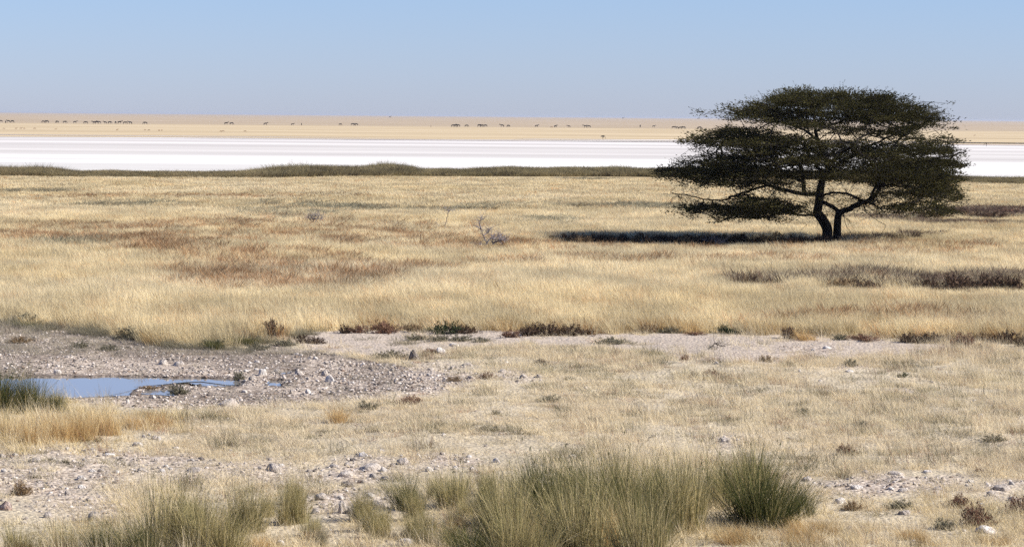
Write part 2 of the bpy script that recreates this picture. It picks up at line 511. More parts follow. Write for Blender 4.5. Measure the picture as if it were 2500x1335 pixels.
def blades(n, R, h, w, lean, droop, seed, segs=3, wind=(-.12, .0), hvar=.4, tone=(0, 1), heads=0.0, fan=1.0):
    """n tapering curved leaf blades; returns verts, tris, quads, tone per vertex"""
    g = np.random.default_rng(seed)
    r = R * np.sqrt(g.random(n)); a = g.random(n) * 2 * np.pi
    bx, by = r * np.cos(a), r * np.sin(a)
    az = a + g.normal(0, .7, n)
    out = (lean * (r / max(R, 1e-6)) * fan + np.abs(g.normal(0, lean * .45, n)))
    H = h * (1 - hvar * g.random(n))
    dx = np.cos(az) * out + wind[0] + g.normal(0, .06, n); dy = np.sin(az) * out + wind[1] + g.normal(0, .06, n)
    fa = g.random(n) * 2 * np.pi
    wx, wy = np.cos(fa), np.sin(fa)
    W = w * (.6 + .8 * g.random(n))
    tn = tone[0] + (tone[1] - tone[0]) * g.random(n)
    dr = droop * g.random(n)
    V = []; T = []
    for k in range(segs + 1):
        t = k / segs
        cx = bx + dx * H * (t * .7 + dr * t * t + .3 * t * t)
        cy_ = by + dy * H * (t * .7 + dr * t * t + .3 * t * t)
        cz = H * t * (1 - .45 * dr * t)
        ww = W * (1 - t) ** .7 * .5
        if k < segs:
            V.append(np.stack([cx - wx * ww, cy_ - wy * ww, cz], -1))
            V.append(np.stack([cx + wx * ww, cy_ + wy * ww, cz], -1))
            T += [tn, tn]
        else:
            V.append(np.stack([cx, cy_, cz], -1)); T.append(tn)
    tips = V[-1]
    V = np.stack(V, 1); T = np.stack(T, 1)
    per = V.shape[1]
    base = (np.arange(n) * per)[:, None]
    q = []
    for k in range(segs - 1):
        q.append(base + np.array([2 * k, 2 * k + 1, 2 * k + 3, 2 * k + 2]))
    tri = base + np.array([2 * segs - 2, 2 * segs - 1, 2 * segs])
    V = V.reshape(-1, 3); T = T.ravel()
    Q = np.concatenate(q) if q else np.zeros((0, 4), int)
    TR = tri
    if heads > 0:                               # small seed heads: elongated diamonds at some tips
        k = max(1, int(n * heads)); sel = g.choice(n, k, replace=False)
        hp = tips[sel]; hl = h * .022; hw = h * .009
        hv = np.concatenate([hp + [0, 0, hl], hp + [hw, 0, 0], hp + [0, hw, 0], hp - [hw, 0, 0], hp - [0, hw, 0], hp - [0, 0, hl]])
        o = len(V); i = np.arange(k)
        tr = []
        for p_, q_ in ((1, 2), (2, 3), (3, 4), (4, 1)):
            tr.append(np.stack([o + i, o + k * p_ + i, o + k * q_ + i], -1))
            tr.append(np.stack([o + k * 5 + i, o + k * q_ + i, o + k * p_ + i], -1))
        V = np.concatenate([V, hv]); T = np.concatenate([T, np.full(len(hv), tone[0] + .55 * (tone[1] - tone[0]))])
        TR = np.concatenate([TR] + tr)
    return V, TR, Q, T


def blades_mesh(name, mat, *a, **k):
    V, tr, q, t = blades(*a, **k)
    me = raw_mesh(name, V, tri=tr, quads=q, mat=mat)
    set_attr(me, 'tone', 'FLOAT', 'POINT', t)
    return me


def tube(path, rad, sides=5):
    """closed tapered tube along a path"""
    P = np.asarray(path, float); r = np.asarray(rad, float)
    n = len(P)
    T = np.gradient(P, axis=0); T /= np.linalg.norm(T, axis=1)[:, None] + 1e-9
    ref = np.array([0, 0, 1.0]) if abs(T[0][2]) < .9 else np.array([1.0, 0, 0])
    V = []
    for i in range(n):
        x = ref - T[i] * (ref @ T[i]); x /= np.linalg.norm(x) + 1e-9
        ref = x
        y = np.cross(T[i], x)
        for s in range(sides):
            a = 2 * np.pi * s / sides
            V.append(P[i] + r[i] * (np.cos(a) * x + np.sin(a) * y))
    q = []
    for i in range(n - 1):
        for s in range(sides):
            s2 = (s + 1) % sides
            q.append((i * sides + s, i * sides + s2, (i + 1) * sides + s2, (i + 1) * sides + s))
    V.append(P[-1] + T[-1] * r[-1]); e = len(V) - 1
    t = [((n - 1) * sides + s, (n - 1) * sides + (s + 1) % sides, e) for s in range(sides)]
    return np.array(V), np.array(t), np.array(q)


class Pile:
    def __init__(s): s.V = []; s.t = []; s.q = []; s.a = []; s.n = 0

    def add(s, V, t=None, q=None, tone=.5):
        V = np.asarray(V)
        s.V.append(V)
        if t is not None and len(t): s.t.append(np.asarray(t) + s.n)
        if q is not None and len(q): s.q.append(np.asarray(q) + s.n)
        s.a.append(np.broadcast_to(np.asarray(tone, float), (len(V),))); s.n += len(V)

    def mesh(s, name, mat, smooth_=False):
        me = raw_mesh(name, np.concatenate(s.V), tri=np.concatenate(s.t) if s.t else None,
                      quads=np.concatenate(s.q) if s.q else None, mat=mat, smooth_=smooth_)
        set_attr(me, 'tone', 'FLOAT', 'POINT', np.concatenate(s.a))
        return me


# ------------------------------------------------------------------ the ground
def axis_levels(segs):
    out = []
    for a, b, st in segs:
        out.append(np.arange(a, b, st))
    return np.concatenate(out)


ys = np.concatenate([np.arange(-60, 26, 4.0), np.arange(26, 66, .11), np.arange(66, 120, .5), np.arange(120, 420, 3.0),
                     np.geomspace(420, 45000, 34)])
xi = np.concatenate([np.arange(0, 12.5, .11), np.arange(12.5, 45, .6), np.geomspace(45, 45000, 26)])
xs = np.concatenate([-xi[:0:-1], xi])
X, Y = np.meshgrid(xs, ys)
zn = Zones(X.ravel(), Y.ravel())
Zg = ground_z(X.ravel(), Y.ravel(), zn)
nx, ny = len(xs), len(ys)
ii = (np.arange(ny - 1)[:, None] * nx + np.arange(nx - 1)[None]).ravel()
gq = np.stack([ii, ii + 1, ii + nx + 1, ii + nx], -1)
gme = raw_mesh('ground', np.stack([X.ravel(), Y.ravel(), Zg], -1), quads=gq, mat=M_GROUND, smooth_=True)
u_, v_ = zn.u, zn.v
soil = np.empty((len(u_), 4)); soil[:] = (.47, .40, .285, 1)          # litter under short grass
nz1 = fbm(X.ravel() * .5, Y.ravel() * .4, 41)
soil[:, :3] *= (.85 + .3 * nz1)[:, None]
stn = zn.stony[:, None]
soil[:, :3] = soil[:, :3] * (1 - stn) + np.array([.46, .39, .315]) * stn
mudc = np.array([.42, .355, .285])
dk = smooth(.45, .62, fbm(X.ravel() * .9, Y.ravel() * .5, 43))[:, None]
mudcol = mudc * (1 - dk) + np.array([.27, .225, .18]) * dk
soil[zn.mud, :3] = mudcol[zn.mud]
soil[zn.strip & ~zn.mud, :3] = (np.array([.45, .38, .305]) * (.92 + .16 * nz1)[:, None])[zn.strip & ~zn.mud]
soil[zn.meadow, :3] = (.40, .31, .17)
soil[zn.wet & ~zn.meadow, :3] = (.20, .165, .135)
soil[zn.pool, :3] = (.16, .14, .12)
set_attr(gme, 'soil', 'FLOAT_COLOR', 'POINT', soil)
stonyf = np.clip(zn.stony * .8 + zn.mud * .9 + zn.strip * .25, 0, 1)
set_attr(gme, 'stony', 'FLOAT', 'POINT', stonyf)
tag(link('ground', gme), None, kind='structure')

# salt pan: a sheet lying on the plain behind the reed belt
def wavy_sheet(name, near, far, mat, z, kind='structure'):
    xs_ = np.concatenate([-np.geomspace(400, 45000, 14)[::-1], np.linspace(-380, 380, 153), np.geomspace(400, 45000, 14)])
    nr = near(xs_); fr = far(xs_)
    rows = 14
    V = []
    for k in range(rows):
        t = (k / (rows - 1)) ** 2.2
        V.append(np.stack([xs_, nr * (1 - t) + fr * t, np.full(len(xs_), z)], -1))
    V = np.concatenate(V); n = len(xs_)
    i = (np.arange(rows - 1)[:, None] * n + np.arange(n - 1)[None]).ravel()
    return tag(link(name, raw_mesh(name, V, quads=np.stack([i, i + 1, i + n + 1, i + n], -1), mat=mat)), None, kind=kind)


wavy_sheet('salt_pan', lambda x: 226 + 4 * np.sin(x * .05), lambda x: 700 + x * 0, M_SALT, .02)
far_near = lambda x: 548 - 14 * (x / 95) ** 2 * (abs(x) < 400) + 9 * np.sin(x * .021 + 1) + 4 * np.sin(x * .07)
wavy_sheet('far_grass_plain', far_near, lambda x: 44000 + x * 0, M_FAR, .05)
# thin tongues of dry mud and pale sand along the far shore
M_TONGUE, _, _, _ = streak_material('pinkish_sand', [(.4, (.50, .42, .36)), (.6, (.62, .54, .48))], .02, .1)
def tongue(x0, x1, y0, w, name='sand_tongue'):
    xx = np.linspace(x0, x1, 40); t = np.linspace(0, 1, 40)
    hw = w * np.sin(np.pi * t) ** .6 * (.7 + .5 * vnoise(xx * .08, xx * 0, 3)) + .3
    c = y0 + 6 * (vnoise(xx * .02, xx * 0, 9) - .5)
    V = np.concatenate([np.stack([xx, c - hw, xx * 0 + .08], -1), np.stack([xx, c + hw, xx * 0 + .08], -1)])
    i = np.arange(39)
    tag(link(name, raw_mesh(name, V, quads=np.stack([i, i + 1, i + 41, i + 40], -1), mat=M_TONGUE if name == 'sand_tongue' else M_SALT)), None, kind='structure')
tongue(5, 200, 530, 7)
tongue(-140, -20, 566, 3)
tongue(-60, 60, 532, 4)
tongue(-150, -30, 578, 3, 'salt_tongue')
tongue(0, 120, 572, 14, 'salt_tongue')
tongue(60, 170, 570, 12, 'salt_tongue')

# water in the hollows of the mud
for k, p in enumerate(POOLS):
    pp = np.array(p, float); c = pp.mean(0); pe = c + (pp - c) * 1.25
    g3 = ground_at(pe[:, 0], pe[:, 1], -.045)
    # every pool sheet is one polygon a little wider than its hollow
    me = raw_mesh('water', g3, faces=[list(range(len(g3)))], mat=M_WATER)
    o = link('water', me)
    o.location.z += -.0 - .003 * k
    tag(o, None, kind='structure')

# ------------------------------------------------------------------ grass as stuff (instanced tufts)
protos = {}


def proto_collection(name, meshes):
    c = bpy.data.collections.new(name)
    for i, me in enumerate(meshes):
        o = bpy.data.objects.new('%s_%02d' % (name, i), me)
        c.objects.link(o)
    return c


def scatter(name, coll, P, scl, rot, idx, tint, label, cat):
    me = raw_mesh(name, P)
    set_attr(me, 'scl', 'FLOAT_VECTOR', 'POINT', scl)
    set_attr(me, 'rot', 'FLOAT_VECTOR', 'POINT', rot)
    set_attr(me, 'idx', 'INT', 'POINT', idx)
    set_attr(me, 'tint', 'FLOAT_COLOR', 'POINT', np.concatenate([tint, np.ones((len(tint), 1))], 1))
    o = link(name, me)
    ng = bpy.data.node_groups.new(name + '_nodes', 'GeometryNodeTree')
    ng.interface.new_socket('Geometry', in_out='INPUT', socket_type='NodeSocketGeometry')
    ng.interface.new_socket('Geometry', in_out='OUTPUT', socket_type='NodeSocketGeometry')
    gi = ng.nodes.new('NodeGroupInput'); go = ng.nodes.new('NodeGroupOutput')
    iop = ng.nodes.new('GeometryNodeInstanceOnPoints')
    ci = ng.nodes.new('GeometryNodeCollectionInfo')
    ci.inputs[0].default_value = coll
    ci.inputs['Separate Children'].default_value = True
    ci.inputs['Reset Children'].default_value = True
    iop.inputs['Pick Instance'].default_value = True

    def attr(nm, typ):
        n = ng.nodes.new('GeometryNodeInputNamedAttribute'); n.data_type = typ
        n.inputs['Name'].default_value = nm
        return [s for s in n.outputs if s.enabled and s.name == 'Attribute'][0]
    L = ng.links
    L.new(gi.outputs[0], iop.inputs['Points']); L.new(ci.outputs[0], iop.inputs['Instance'])
    L.new(attr('idx', 'INT'), iop.inputs['Instance Index'])
    e2r = ng.nodes.new('FunctionNodeEulerToRotation')
    L.new(attr('rot', 'FLOAT_VECTOR'), e2r.inputs[0]); L.new(e2r.outputs[0], iop.inputs['Rotation'])
    L.new(attr('scl', 'FLOAT_VECTOR'), iop.inputs['Scale'])
    L.new(iop.outputs[0], go.inputs[0])
    md = o.modifiers.new('tufts', 'NODES'); md.node_group = ng
    return tag(o, label, cat, kind='stuff')


rng = np.random.default_rng(11)
STRAW = np.array([.67, .56, .335]); GOLD = np.array([.68, .55, .30]); PALE = np.array([.78, .68, .46])
RUST = np.array([.37, .235, .125]); GREY = np.array([.30, .275, .185]); PURP = np.array([.15, .105, .08])
GREENISH = np.array([.19, .16, .08]); BEIGE = np.array([.68, .56, .375])

WIND = (-.20, .0)
near_t = [blades_mesh('meadow_tuft', M_GRASS, 70, .22, .50, .0065, .30, .25, 100 + i, segs=3, wind=WIND) for i in range(5)]
mid_t = [blades_mesh('meadow_tuft', M_GRASS, 60, .32, .46, .010, .25, .2, 120 + i, segs=2, wind=WIND) for i in range(4)]
far_t = [blades_mesh('meadow_tuft', M_GRASS, 46, .55, .42, .020, .22, .15, 140 + i, segs=2, wind=WIND) for i in range(4)]
herb_t = [blades_mesh('herb_tuft', M_GRASS, 60, .20, .30, .020, .7, .3, 160 + i, segs=2, wind=(0, 0), hvar=.6) for i in range(3)]
C_MEADOW = proto_collection('tuft_kinds', near_t + mid_t + far_t + herb_t)


def sample_area(y0, y1, dens, g, margin=1.22):
    half = PW / 2 / F * margin
    area = half * (y1 * y1 - y0 * y0)
    n = int(area * dens)
    y = np.sqrt(g.random(n) * (y1 * y1 - y0 * y0) + y0 * y0)
    x = (g.random(n) * 2 - 1) * half * y + .5
    return x, y


CLEAR = [(2370, 726, 190, 18), (2090, 720, 120, 14), (1850, 714, 90, 12), (2400, 542, 220, 10), (2220, 590, 60, 8), (1690, 598, 370, 12),
         (1200, 612, 60, 12), (1087, 566, 34, 9), (765, 550, 34, 8), (1745, 606, 40, 10), (2031, 592, 50, 9)]


def meadow(name, y0, y1, dens, i0, ni, hs, seed, label):
    g = np.random.default_rng(seed)
    x, y = sample_area(y0, y1, dens, g)
    z_ = Zones(x, y)
    keep = z_.meadow
    # thin a little where the patches of herbs are
    x, y = x[keep], y[keep]; u, v = z_.u[keep], z_.v[keep]
    r, gr, p = patches(u, v, x, y)
    n = len(x)
    big = fbm(x * .12, y * .05, 301); fine = fbm(x * .7, y * .35, 305)
    col = STRAW[None] * (1 - big[:, None]) + PALE[None] * big[:, None]
    gold = np.clip(smooth(.45, .7, fbm(x * .2, y * .09, 309)) * .4, 0, 1)[:, None]
    col = col * (1 - gold) + GOLD * gold
    pr = g.random(n)
    isr = pr < r * (.25 + .75 * smooth(.38, .62, fbm(x * 1.1, y * .6, 331))) * .80; col[isr] = RUST * (.7 + .9 * g.random((isr.sum(), 1)))
    isg = (~isr) & (g.random(n) < gr * .75); col[isg] = GREY * (.7 + .6 * g.random((isg.sum(), 1)))
    isp = g.random(n) < p * .85; col[isp] = PURP * (.6 + .8 * g.random((isp.sum(), 1)))
    odd = g.random(n) < .05; col[odd] *= np.array([.55, .5, .42])
    redd = g.random(n) < .05; col[redd] = col[redd] * np.array([.85, .6, .45])
    col *= (.82 + .30 * smooth(.3, .7, fine))[:, None]; col *= (.85 + .28 * g.random(n))[:, None]
    hsc = (.75 + .5 * fbm(x * .5, y * .25, 321)) * (.85 + .3 * g.random(n)) * hs
    # the front metre of the meadow is lower and browner
    de = np.interp(u, EDGE_U, EDGE_V) - v
    front = (1 - smooth(0, 14, de)) * (y < 75)
    hsc *= 1 - .35 * front * g.random(n)
    bf = (front * g.random(n) > .7); col[bf] *= np.array([.72, .60, .46])
    sc_xy = (.8 + .4 * g.random(n))
    herb = isr | isg | isp
    hsc *= .92 - .30 * smooth(70, 110, y) - .22 * smooth(130, 190, y)
    for (cu, cv, ru, rv) in CLEAR:
        hsc *= 1 - (.7 if cv == 598 else .45) * (blob(u, v, cu, cv, ru, rv) > 0)
    idx = g.integers(i0, i0 + ni, n)
    idx[herb] = 13 + g.integers(0, 3, herb.sum())
    hsc[herb] *= 1.75; sc_xy[herb] *= 1.5 if y0 < 100 else 2.2
    scl = np.stack([sc_xy, sc_xy, hsc], -1)
    rot = np.stack([g.normal(0, .06, n), g.normal(-.03, .06, n), g.normal(0, .5, n)], -1)
    P = np.stack([x, y, ground_z(x, y) - .01], -1)
    scatter(name, C_MEADOW, P, scl, rot, idx, col, label, 'grass')


meadow('meadow_grass', 54, 84, 17, 0, 5, 1.0, 21, 'tall pale straw coloured meadow grass behind the bare strip')
meadow('meadow_grass', 84, 135, 9, 5, 4, 1.0, 22, 'dry straw grass of the middle meadow around the acacia')
meadow('meadow_grass', 135, 212, 4.2, 9, 4, .9, 23, 'far straw coloured meadow in front of the reed belt')

# reed belt at the edge of the pan
reed_t = [blades_mesh('reed_tuft', M_GRASS, 80, .55, 1.0, .024, .35, .25, 240 + i, segs=2, wind=(-.1, 0), hvar=.5) for i in range(4)]
C_REED = proto_collection('reed_kinds', reed_t)
TOP_U = [-400, 0, 100, 150, 200, 300, 400, 500, 600, 640, 700, 800, 870, 950, 985, 1005, 1030, 1060, 1100, 1122, 1150, 1250, 1350, 1450, 1500, 1600, 1700, 1900, 2100, 2300, 2380, 2450, 2500, 2900]
TOP_V = [403, 404, 406, 413, 418, 419, 419, 419, 415, 409, 403, 404, 407, 400, 403, 410, 416, 409, 411, 416, 411, 405, 408, 410, 407, 409, 410, 413, 418, 428, 433, 433, 433, 436]
BOT_U = [-400, 0, 300, 640, 1000, 1500, 1700, 2000, 2300, 2500, 2900]
BOT_V = [430, 432, 434, 436, 430, 431, 433, 438, 446, 451, 455]
g = np.random.default_rng(41)
x, y = sample_area(188, 242, 9, g, 1.3)
u, v = pix(x, y)
bot = np.interp(u, BOT_U, BOT_V)
hor = 274.0 + 21 * u / PW
dist_bot = CAM_H * F / (bot - hor)
near = y - dist_bot
keep = (near > 0) & (near < 13 + 6 * vnoise(x * .1, y * 0, 5))
x, y, u, near = x[keep], y[keep], u[keep], near[keep]
n = len(x)
topv = np.interp(u, TOP_U, TOP_V)
Htop = CAM_H - (topv - (274 + 21 * u / PW)) * y / F         # height that reaches the outline at this distance
hs = np.clip(Htop, .25, 1.5) * (.86 + .35 * g.random(n)) * (.85 + .25 * vnoise(x * .9, y * .4, 6))
hs *= (.62 + .38 * smooth(0, 5, near)) * (.74 + .5 * vnoise(x * .5, y * .3, 15)) * (1 + .35 * (g.random(n) > .93))
bb = fbm(x * .25, y * .2, 431)[:, None]
col = GREENISH * 1.15 * (1 - bb) + np.array([.34, .28, .15]) * bb
dkp = g.random(n) < .28; col[dkp] = np.array([.075, .060, .038])
st = g.random(n) < .14; col[st] = np.array([.40, .33, .19])
lft = (u < 640) & (g.random(n) < .35); col[lft] = np.array([.33, .26, .14])
rot = np.stack([g.normal(0, .06, n), g.normal(0, .06, n), g.random(n) * 6.28], -1)
sxy = .8 + .5 * g.random(n)
scatter('reed_belt', C_REED, np.stack([x, y, x * 0], -1), np.stack([sxy, sxy, hs], -1), rot, g.integers(0, 4, n), col,
        'dark green and brown reed belt along the near shore of the white pan', 'reeds')

# ------------------------------------------------------------------ stones
def ico(sub=2):
    import bmesh
    bm = bmesh.new(); bmesh.ops.create_icosphere(bm, subdivisions=sub, radius=1.0)
    V = np.array([v.co[:] for v in bm.verts]); Fc = np.array([[v.index for v in f.verts] for f in bm.faces]); bm.free()
    return V, Fc


ICO2, ICOF2 = ico(3)
ICO1, ICOF1 = ico(2)


def rock_verts(seed, V0, flat=.62):
    g = np.random.default_rng(seed)
    V = V0.copy()
    for _ in range(9):                         # knock off flat facets
        d = g.normal(0, 1, 3); d /= np.linalg.norm(d)
        c = .58 + .3 * g.random()
        s = V @ d; k = s > c
        V[k] -= np.outer(s[k] - c, d) * .92
    V *= 1 + .10 * (vnoise(V[:, 0] * 3 + V[:, 2] * 2 + seed, V[:, 1] * 3 - V[:, 2] * 2, seed)[:, None] - .5) * 2
    V *= 1 + .05 * (vnoise(V[:, 0] * 8 + V[:, 2] * 6, V[:, 1] * 8 - V[:, 2] * 5, seed + 3)[:, None] - .5) * 2
    V[:, 2] *= flat
    V[:, 0] *= .8 + .4 * g.random()
    m = V[:, 2] < -.25; V[m, 2] = -.25 + (V[m, 2] + .25) * .3
    return V


ROCKS = [raw_mesh('rock', rock_verts(500 + i, ICO2, .55 + .3 * (i % 3) / 2), tri=ICOF2, mat=M_STONE) for i in range(6)]
ROCKS_W = [raw_mesh('rock', rock_verts(520 + i, ICO2, .5 + .3 * (i % 3) / 2), tri=ICOF2, mat=M_STONE_W) for i in range(4)]
ROCKS_D = [raw_mesh('rock', rock_verts(540 + i, ICO2, .7), tri=ICOF2, mat=M_STONE_D) for i in range(4)]
FLATR = [raw_mesh('rock', rock_verts(560 + i, ICO2, .32), tri=ICOF2, mat=M_STONE) for i in range(3)]


def ground_point(u, v):
    p = ground_at(u, v)
    z = float(ground_z(np.array([p[0]]), np.array([p[1]]))[0])
    return np.array([p[0], p[1], z])


# u centre, v base, width px, height px, kind, label
ROCK_LIST = [
 (1012, 878, 27, 30, 'd', 'dark upright boulder at the edge of the bare strip, left of the white block'),
 (1075, 862, 28, 18, 'w', 'square white block of stone lying on the bare strip'),
 (1107, 845, 26, 9, 'w', 'flat white stone just behind the square white block'),
 (1046, 915, 10, 7, 'w', 'tiny white stone below the dark upright boulder'),
 (1110, 902, 26, 9, 'f', 'flat pale slab in the grass below the white block'),
 (1142, 893, 30, 8, 'f', 'long flat slab nearest the bare strip, right of the white block'),
 (1150, 926, 18, 9, 's', 'pale stone in stony ground below the long flat slab'),
 (1225, 912, 22, 10, 's', 'pale rubble stone in short grass at the picture centre'),
 (1278, 926, 22, 10, 's', 'low pale stone, left one of the pair below the dark tuft'),
 (1315, 924, 18, 11, 's', 'low grey stone, right one of the pair below the dark tuft'),
 (1750, 892, 13, 9, 'w', 'round white stone on the bare strip below the dry twig'),
 (2020, 853, 24, 7, 'w', 'flat white stone on the right part of the bare strip'),
 (1986, 858, 12, 6, 'w', 'small white stone left of the flat white one on the bare strip'),
 (2075, 906, 24, 7, 'w', 'flat white slab showing through grass below the right end of the strip'),
 (1953, 908, 8, 8, 'w', 'small upright white stone in grass right of the purple plant'),
 (639, 912, 24, 18, 'w', 'bright white boulder beside the small pools'),
 (677, 906, 18, 12, 's', 'pinkish stone between the white boulder and the smallest pool'),
 (729, 912, 24, 18, 's', 'rounded pale boulder right of the smallest pool'),
 (807, 929, 26, 20, 'w', 'white boulder at the right end of the mud, lower of two'),
 (793, 914, 18, 18, 's', 'rounded grey boulder at the right end of the mud, upper of two'),
 (617, 925, 24, 12, 's', 'low pale stone right of the middle pool'),
 (397, 888, 24, 15, 's', 'pinkish boulder in the mud above the pool, left of two'),
 (437, 890, 28, 14, 's', 'pinkish boulder in the mud above the pool, right of two'),
 (139, 908, 20, 10, 'w', 'white stone on the far bank of the big pool'),
 (554, 990, 56, 22, 's', 'largest low pale rock on the near bank of the pools'),
 (407, 976, 16, 9, 'w', 'white stone on the near bank below the muddy islet'),
 (375, 970, 12, 10, 'w', 'pale round stone on the near bank beside the black topped one'),
 (752, 958, 16, 14, 'w', 'white stone in rubble right of the pools'),
 (312, 984, 9, 14, 'w', 'narrow white stone under the black topped one by the pool'),
 (312, 973, 11, 10, 'd', 'small black stone standing at the near edge of the pool'),
 (376, 1077, 18, 11, 's', 'grey half of the split boulder right of the golden grass'),
 (388, 1078, 12, 11, 'w', 'white half of the split boulder right of the golden grass'),
 (334, 1092, 26, 10, 'w', 'low white rock below the split boulder'),
 (352, 1072, 12, 8, 'w', 'small white stone just left of the split boulder'),
 (430, 1100, 18, 6, 'w', 'flat white stone right of the split boulder'),
 (165, 1105, 14, 8, 'w', 'bright white stone below the golden grass, left of two'),
 (226, 1104, 13, 8, 'w', 'bright white stone below the golden grass, right of two'),
 (6, 1122, 22, 12, 's', 'pale rock cut by the left edge of the picture'),
 (86, 1132, 34, 12, 's', 'low rubble rock near the left edge'),
 (264, 1115, 34, 8, 'w', 'long flat white stone below the golden grass'),
 (206, 1128, 14, 9, 'w', 'small white stone under the long flat one'),
 (468, 1126, 13, 7, 'w', 'white stone beside the dark one in the left foreground'),
 (491, 1125, 17, 9, 'd', 'dark stone beside the white one in the left foreground'),
 (406, 1143, 18, 8, 'w', 'oval white stone left of the rubble heap'),
 (226, 1152, 20, 9, 'w', 'white stone in the stony patch, left of a close pair'),
 (246, 1151, 18, 9, 's', 'pale stone in the stony patch, right of a close pair'),
 (346, 1151, 28, 11, 's', 'low pale rock under the oval white stone'),
 (476, 1152, 44, 16, 's', 'wide rubble rock in the left foreground'),
 (200, 1170, 26, 12, 'w', 'white rock in the left stony patch'),
 (668, 1150, 48, 24, 's', 'large pale boulder behind the thin green tussock'),
 (286, 1120, 10, 6, 's', 'tiny pale stone right of the long flat one'),
 (198, 1190, 22, 10, 'w', 'flat white rock at the top of the bare rubble'),
 (476, 1188, 14, 9, 's', 'small pale stone behind the left tussock'),
 (164, 1208, 18, 14, 's', 'blocky stone on the bare rubble at left'),
 (116, 1256, 26, 16, 's', 'pale boulder low on the bare rubble at left'),
 (228, 1264, 34, 26, 's', 'largest pale boulder on the bare rubble at left'),
 (12, 1240, 34, 26, 'r', 'reddish rock at the left edge'),
 (55, 1275, 20, 10, 's', 'low pale stone beneath the reddish rock'),
 (888, 1120, 26, 12, 'w', 'white rock topping the central outcrop'),
 (862, 1129, 20, 8, 'd', 'dark flat stone at the top of the central outcrop'),
 (817, 1143, 30, 9, 'f', 'flat pale slab at the left end of the central outcrop'),
 (850, 1140, 26, 10, 's', 'grey stone of the central outcrop under the dark flat one'),
 (844, 1164, 42, 20, 's', 'big rounded rock at the lower left of the central outcrop'),
 (903, 1149, 56, 18, 's', 'long ledge of rock across the central outcrop'),
 (936, 1153, 18, 14, 'w', 'white stone at the right end of the rock ledge'),
 (912, 1168, 28, 14, 's', 'pale stone beneath the rock ledge'),
 (848, 1186, 28, 14, 'd', 'dark pitted stone below the central outcrop'),
 (884, 1180, 26, 10, 's', 'pale stone right of the dark pitted one'),
 (940, 1172, 24, 12, 's', 'loose stone at the lower right of the central outcrop'),
 (982, 1136, 38, 22, 's', 'grey mottled boulder right of the central outcrop'),
 (1022, 1120, 18, 13, 'w', 'bright white stone right of the mottled boulder'),
 (1048, 1153, 22, 14, 'w', 'white rock above the green tussock near the centre'),
 (1113, 1149, 18, 10, 'w', 'pale white stone near the left end of the big tussock'),
 (1213, 1132, 20, 13, 'w', 'bright white stone above the big tussock'),
 (1155, 1156, 24, 14, 's', 'greyish rock left of the big tussock top'),
 (1189, 1220, 22, 16, 's', 'pale rock peeping out at the left flank of the big tussock'),
 (784, 1226, 32, 18, 's', 'pale rock right of the thin green tussock'),
 (774, 1252, 26, 16, 's', 'lower pale rock right of the thin green tussock'),
 (836, 1256, 28, 36, 's', 'tall pale boulder with a dark left side in front of the outcrop'),
 (858, 1258, 24, 20, 's', 'pale boulder leaning on the tall one'),
 (920, 1244, 40, 20, 's', 'wide pale rock left of the green central tussock'),
 (904, 1216, 24, 12, 'w', 'white stone behind the wide pale rock'),
 (830, 1218, 12, 7, 'w', 'small white stone above the tall pale boulder'),
 (684, 1331, 24, 14, 'w', 'white stone at the bottom edge between tussocks'),
 (992, 1326, 40, 13, 'w', 'long white slab at the bottom edge left of the big tussock'),
 (1398, 1120, 20, 11, 'w', 'pale stone seen through the top of the big tussock'),
 (1452, 1069, 12, 5, 'w', 'small flat white stone behind the big tussock'),
 (1970, 1174, 26, 14, 's', 'grey stone beside the right green tussock'),
 (2053, 1230, 30, 18, 'w', 'white rock low in grass right of the green tussock'),
 (2091, 1197, 34, 10, 'w', 'long white slab right of the green tussock'),
 (2187, 1156, 44, 12, 's', 'low pale rock behind the long white slab'),
 (2263, 1151, 26, 8, 'w', 'flat white stone in dry grass at right'),
 (2208, 1203, 30, 12, 's', 'pale stone half sunk in grass at right'),
 (2211, 1258, 32, 12, 'f', 'single flat pinkish slab in golden grass at lower right'),
 (2445, 1197, 44, 18, 's', 'big pale block near the right edge'),
 (2424, 1211, 34, 16, 's', 'sloping slab in front of the big block near the right edge'),
 (2477, 1222, 40, 12, 's', 'grey rubble stone at the right edge'),
 (2409, 1300, 56, 22, 'w', 'white mottled rock under the red brown bush at lower right'),
 (2290, 1199, 26, 10, 's', 'greyish stone in the grass left of the big block'),
 (1770, 1078, 34, 12, 's', 'pale rubble stone behind the right green tussock'),
 (1930, 1068, 26, 7, 's', 'flat pale stone in grass above the right tussock'),
]
M_STONE_R = stone_material('reddish_limestone', (.22, .12, .09), (.40, .28, .23), (.60, .50, .44), 0)
ROCKS_R = [raw_mesh('rock', rock_verts(580, ICO2, .7), tri=ICOF2, mat=M_STONE_R)]
KR = {'s': ROCKS, 'w': ROCKS_W, 'd': ROCKS_D, 'f': FLATR, 'r': ROCKS_R}
rg = np.random.default_rng(77)


def place_rock(u, v, wpx, hpx, kind, label, group=None, name='rock'):
    p = ground_point(u, v)
    d = p[1]; w = wpx * d / F; h = hpx * d / F
    pool = KR[kind]
    me = pool[int(rg.integers(len(pool)))]
    co = np.empty(len(me.vertices) * 3); me.vertices.foreach_get('co', co); co = co.reshape(-1, 3)
    ext = np.ptp(co[:, 0]); top = co[:, 2].max()
    s = w / ext
    o = link(name, me, loc=(p[0], p[1] + s * .4, p[2] + h * .04), rz=float(rg.normal(0, .35)),
             scale=(s, s * (.7 + .3 * rg.random()), h * .82 / top))
    return tag(o, label, 'rock', group)


for r_ in ROCK_LIST:
    place_rock(*r_, group='pale rocks lying about the foreground')

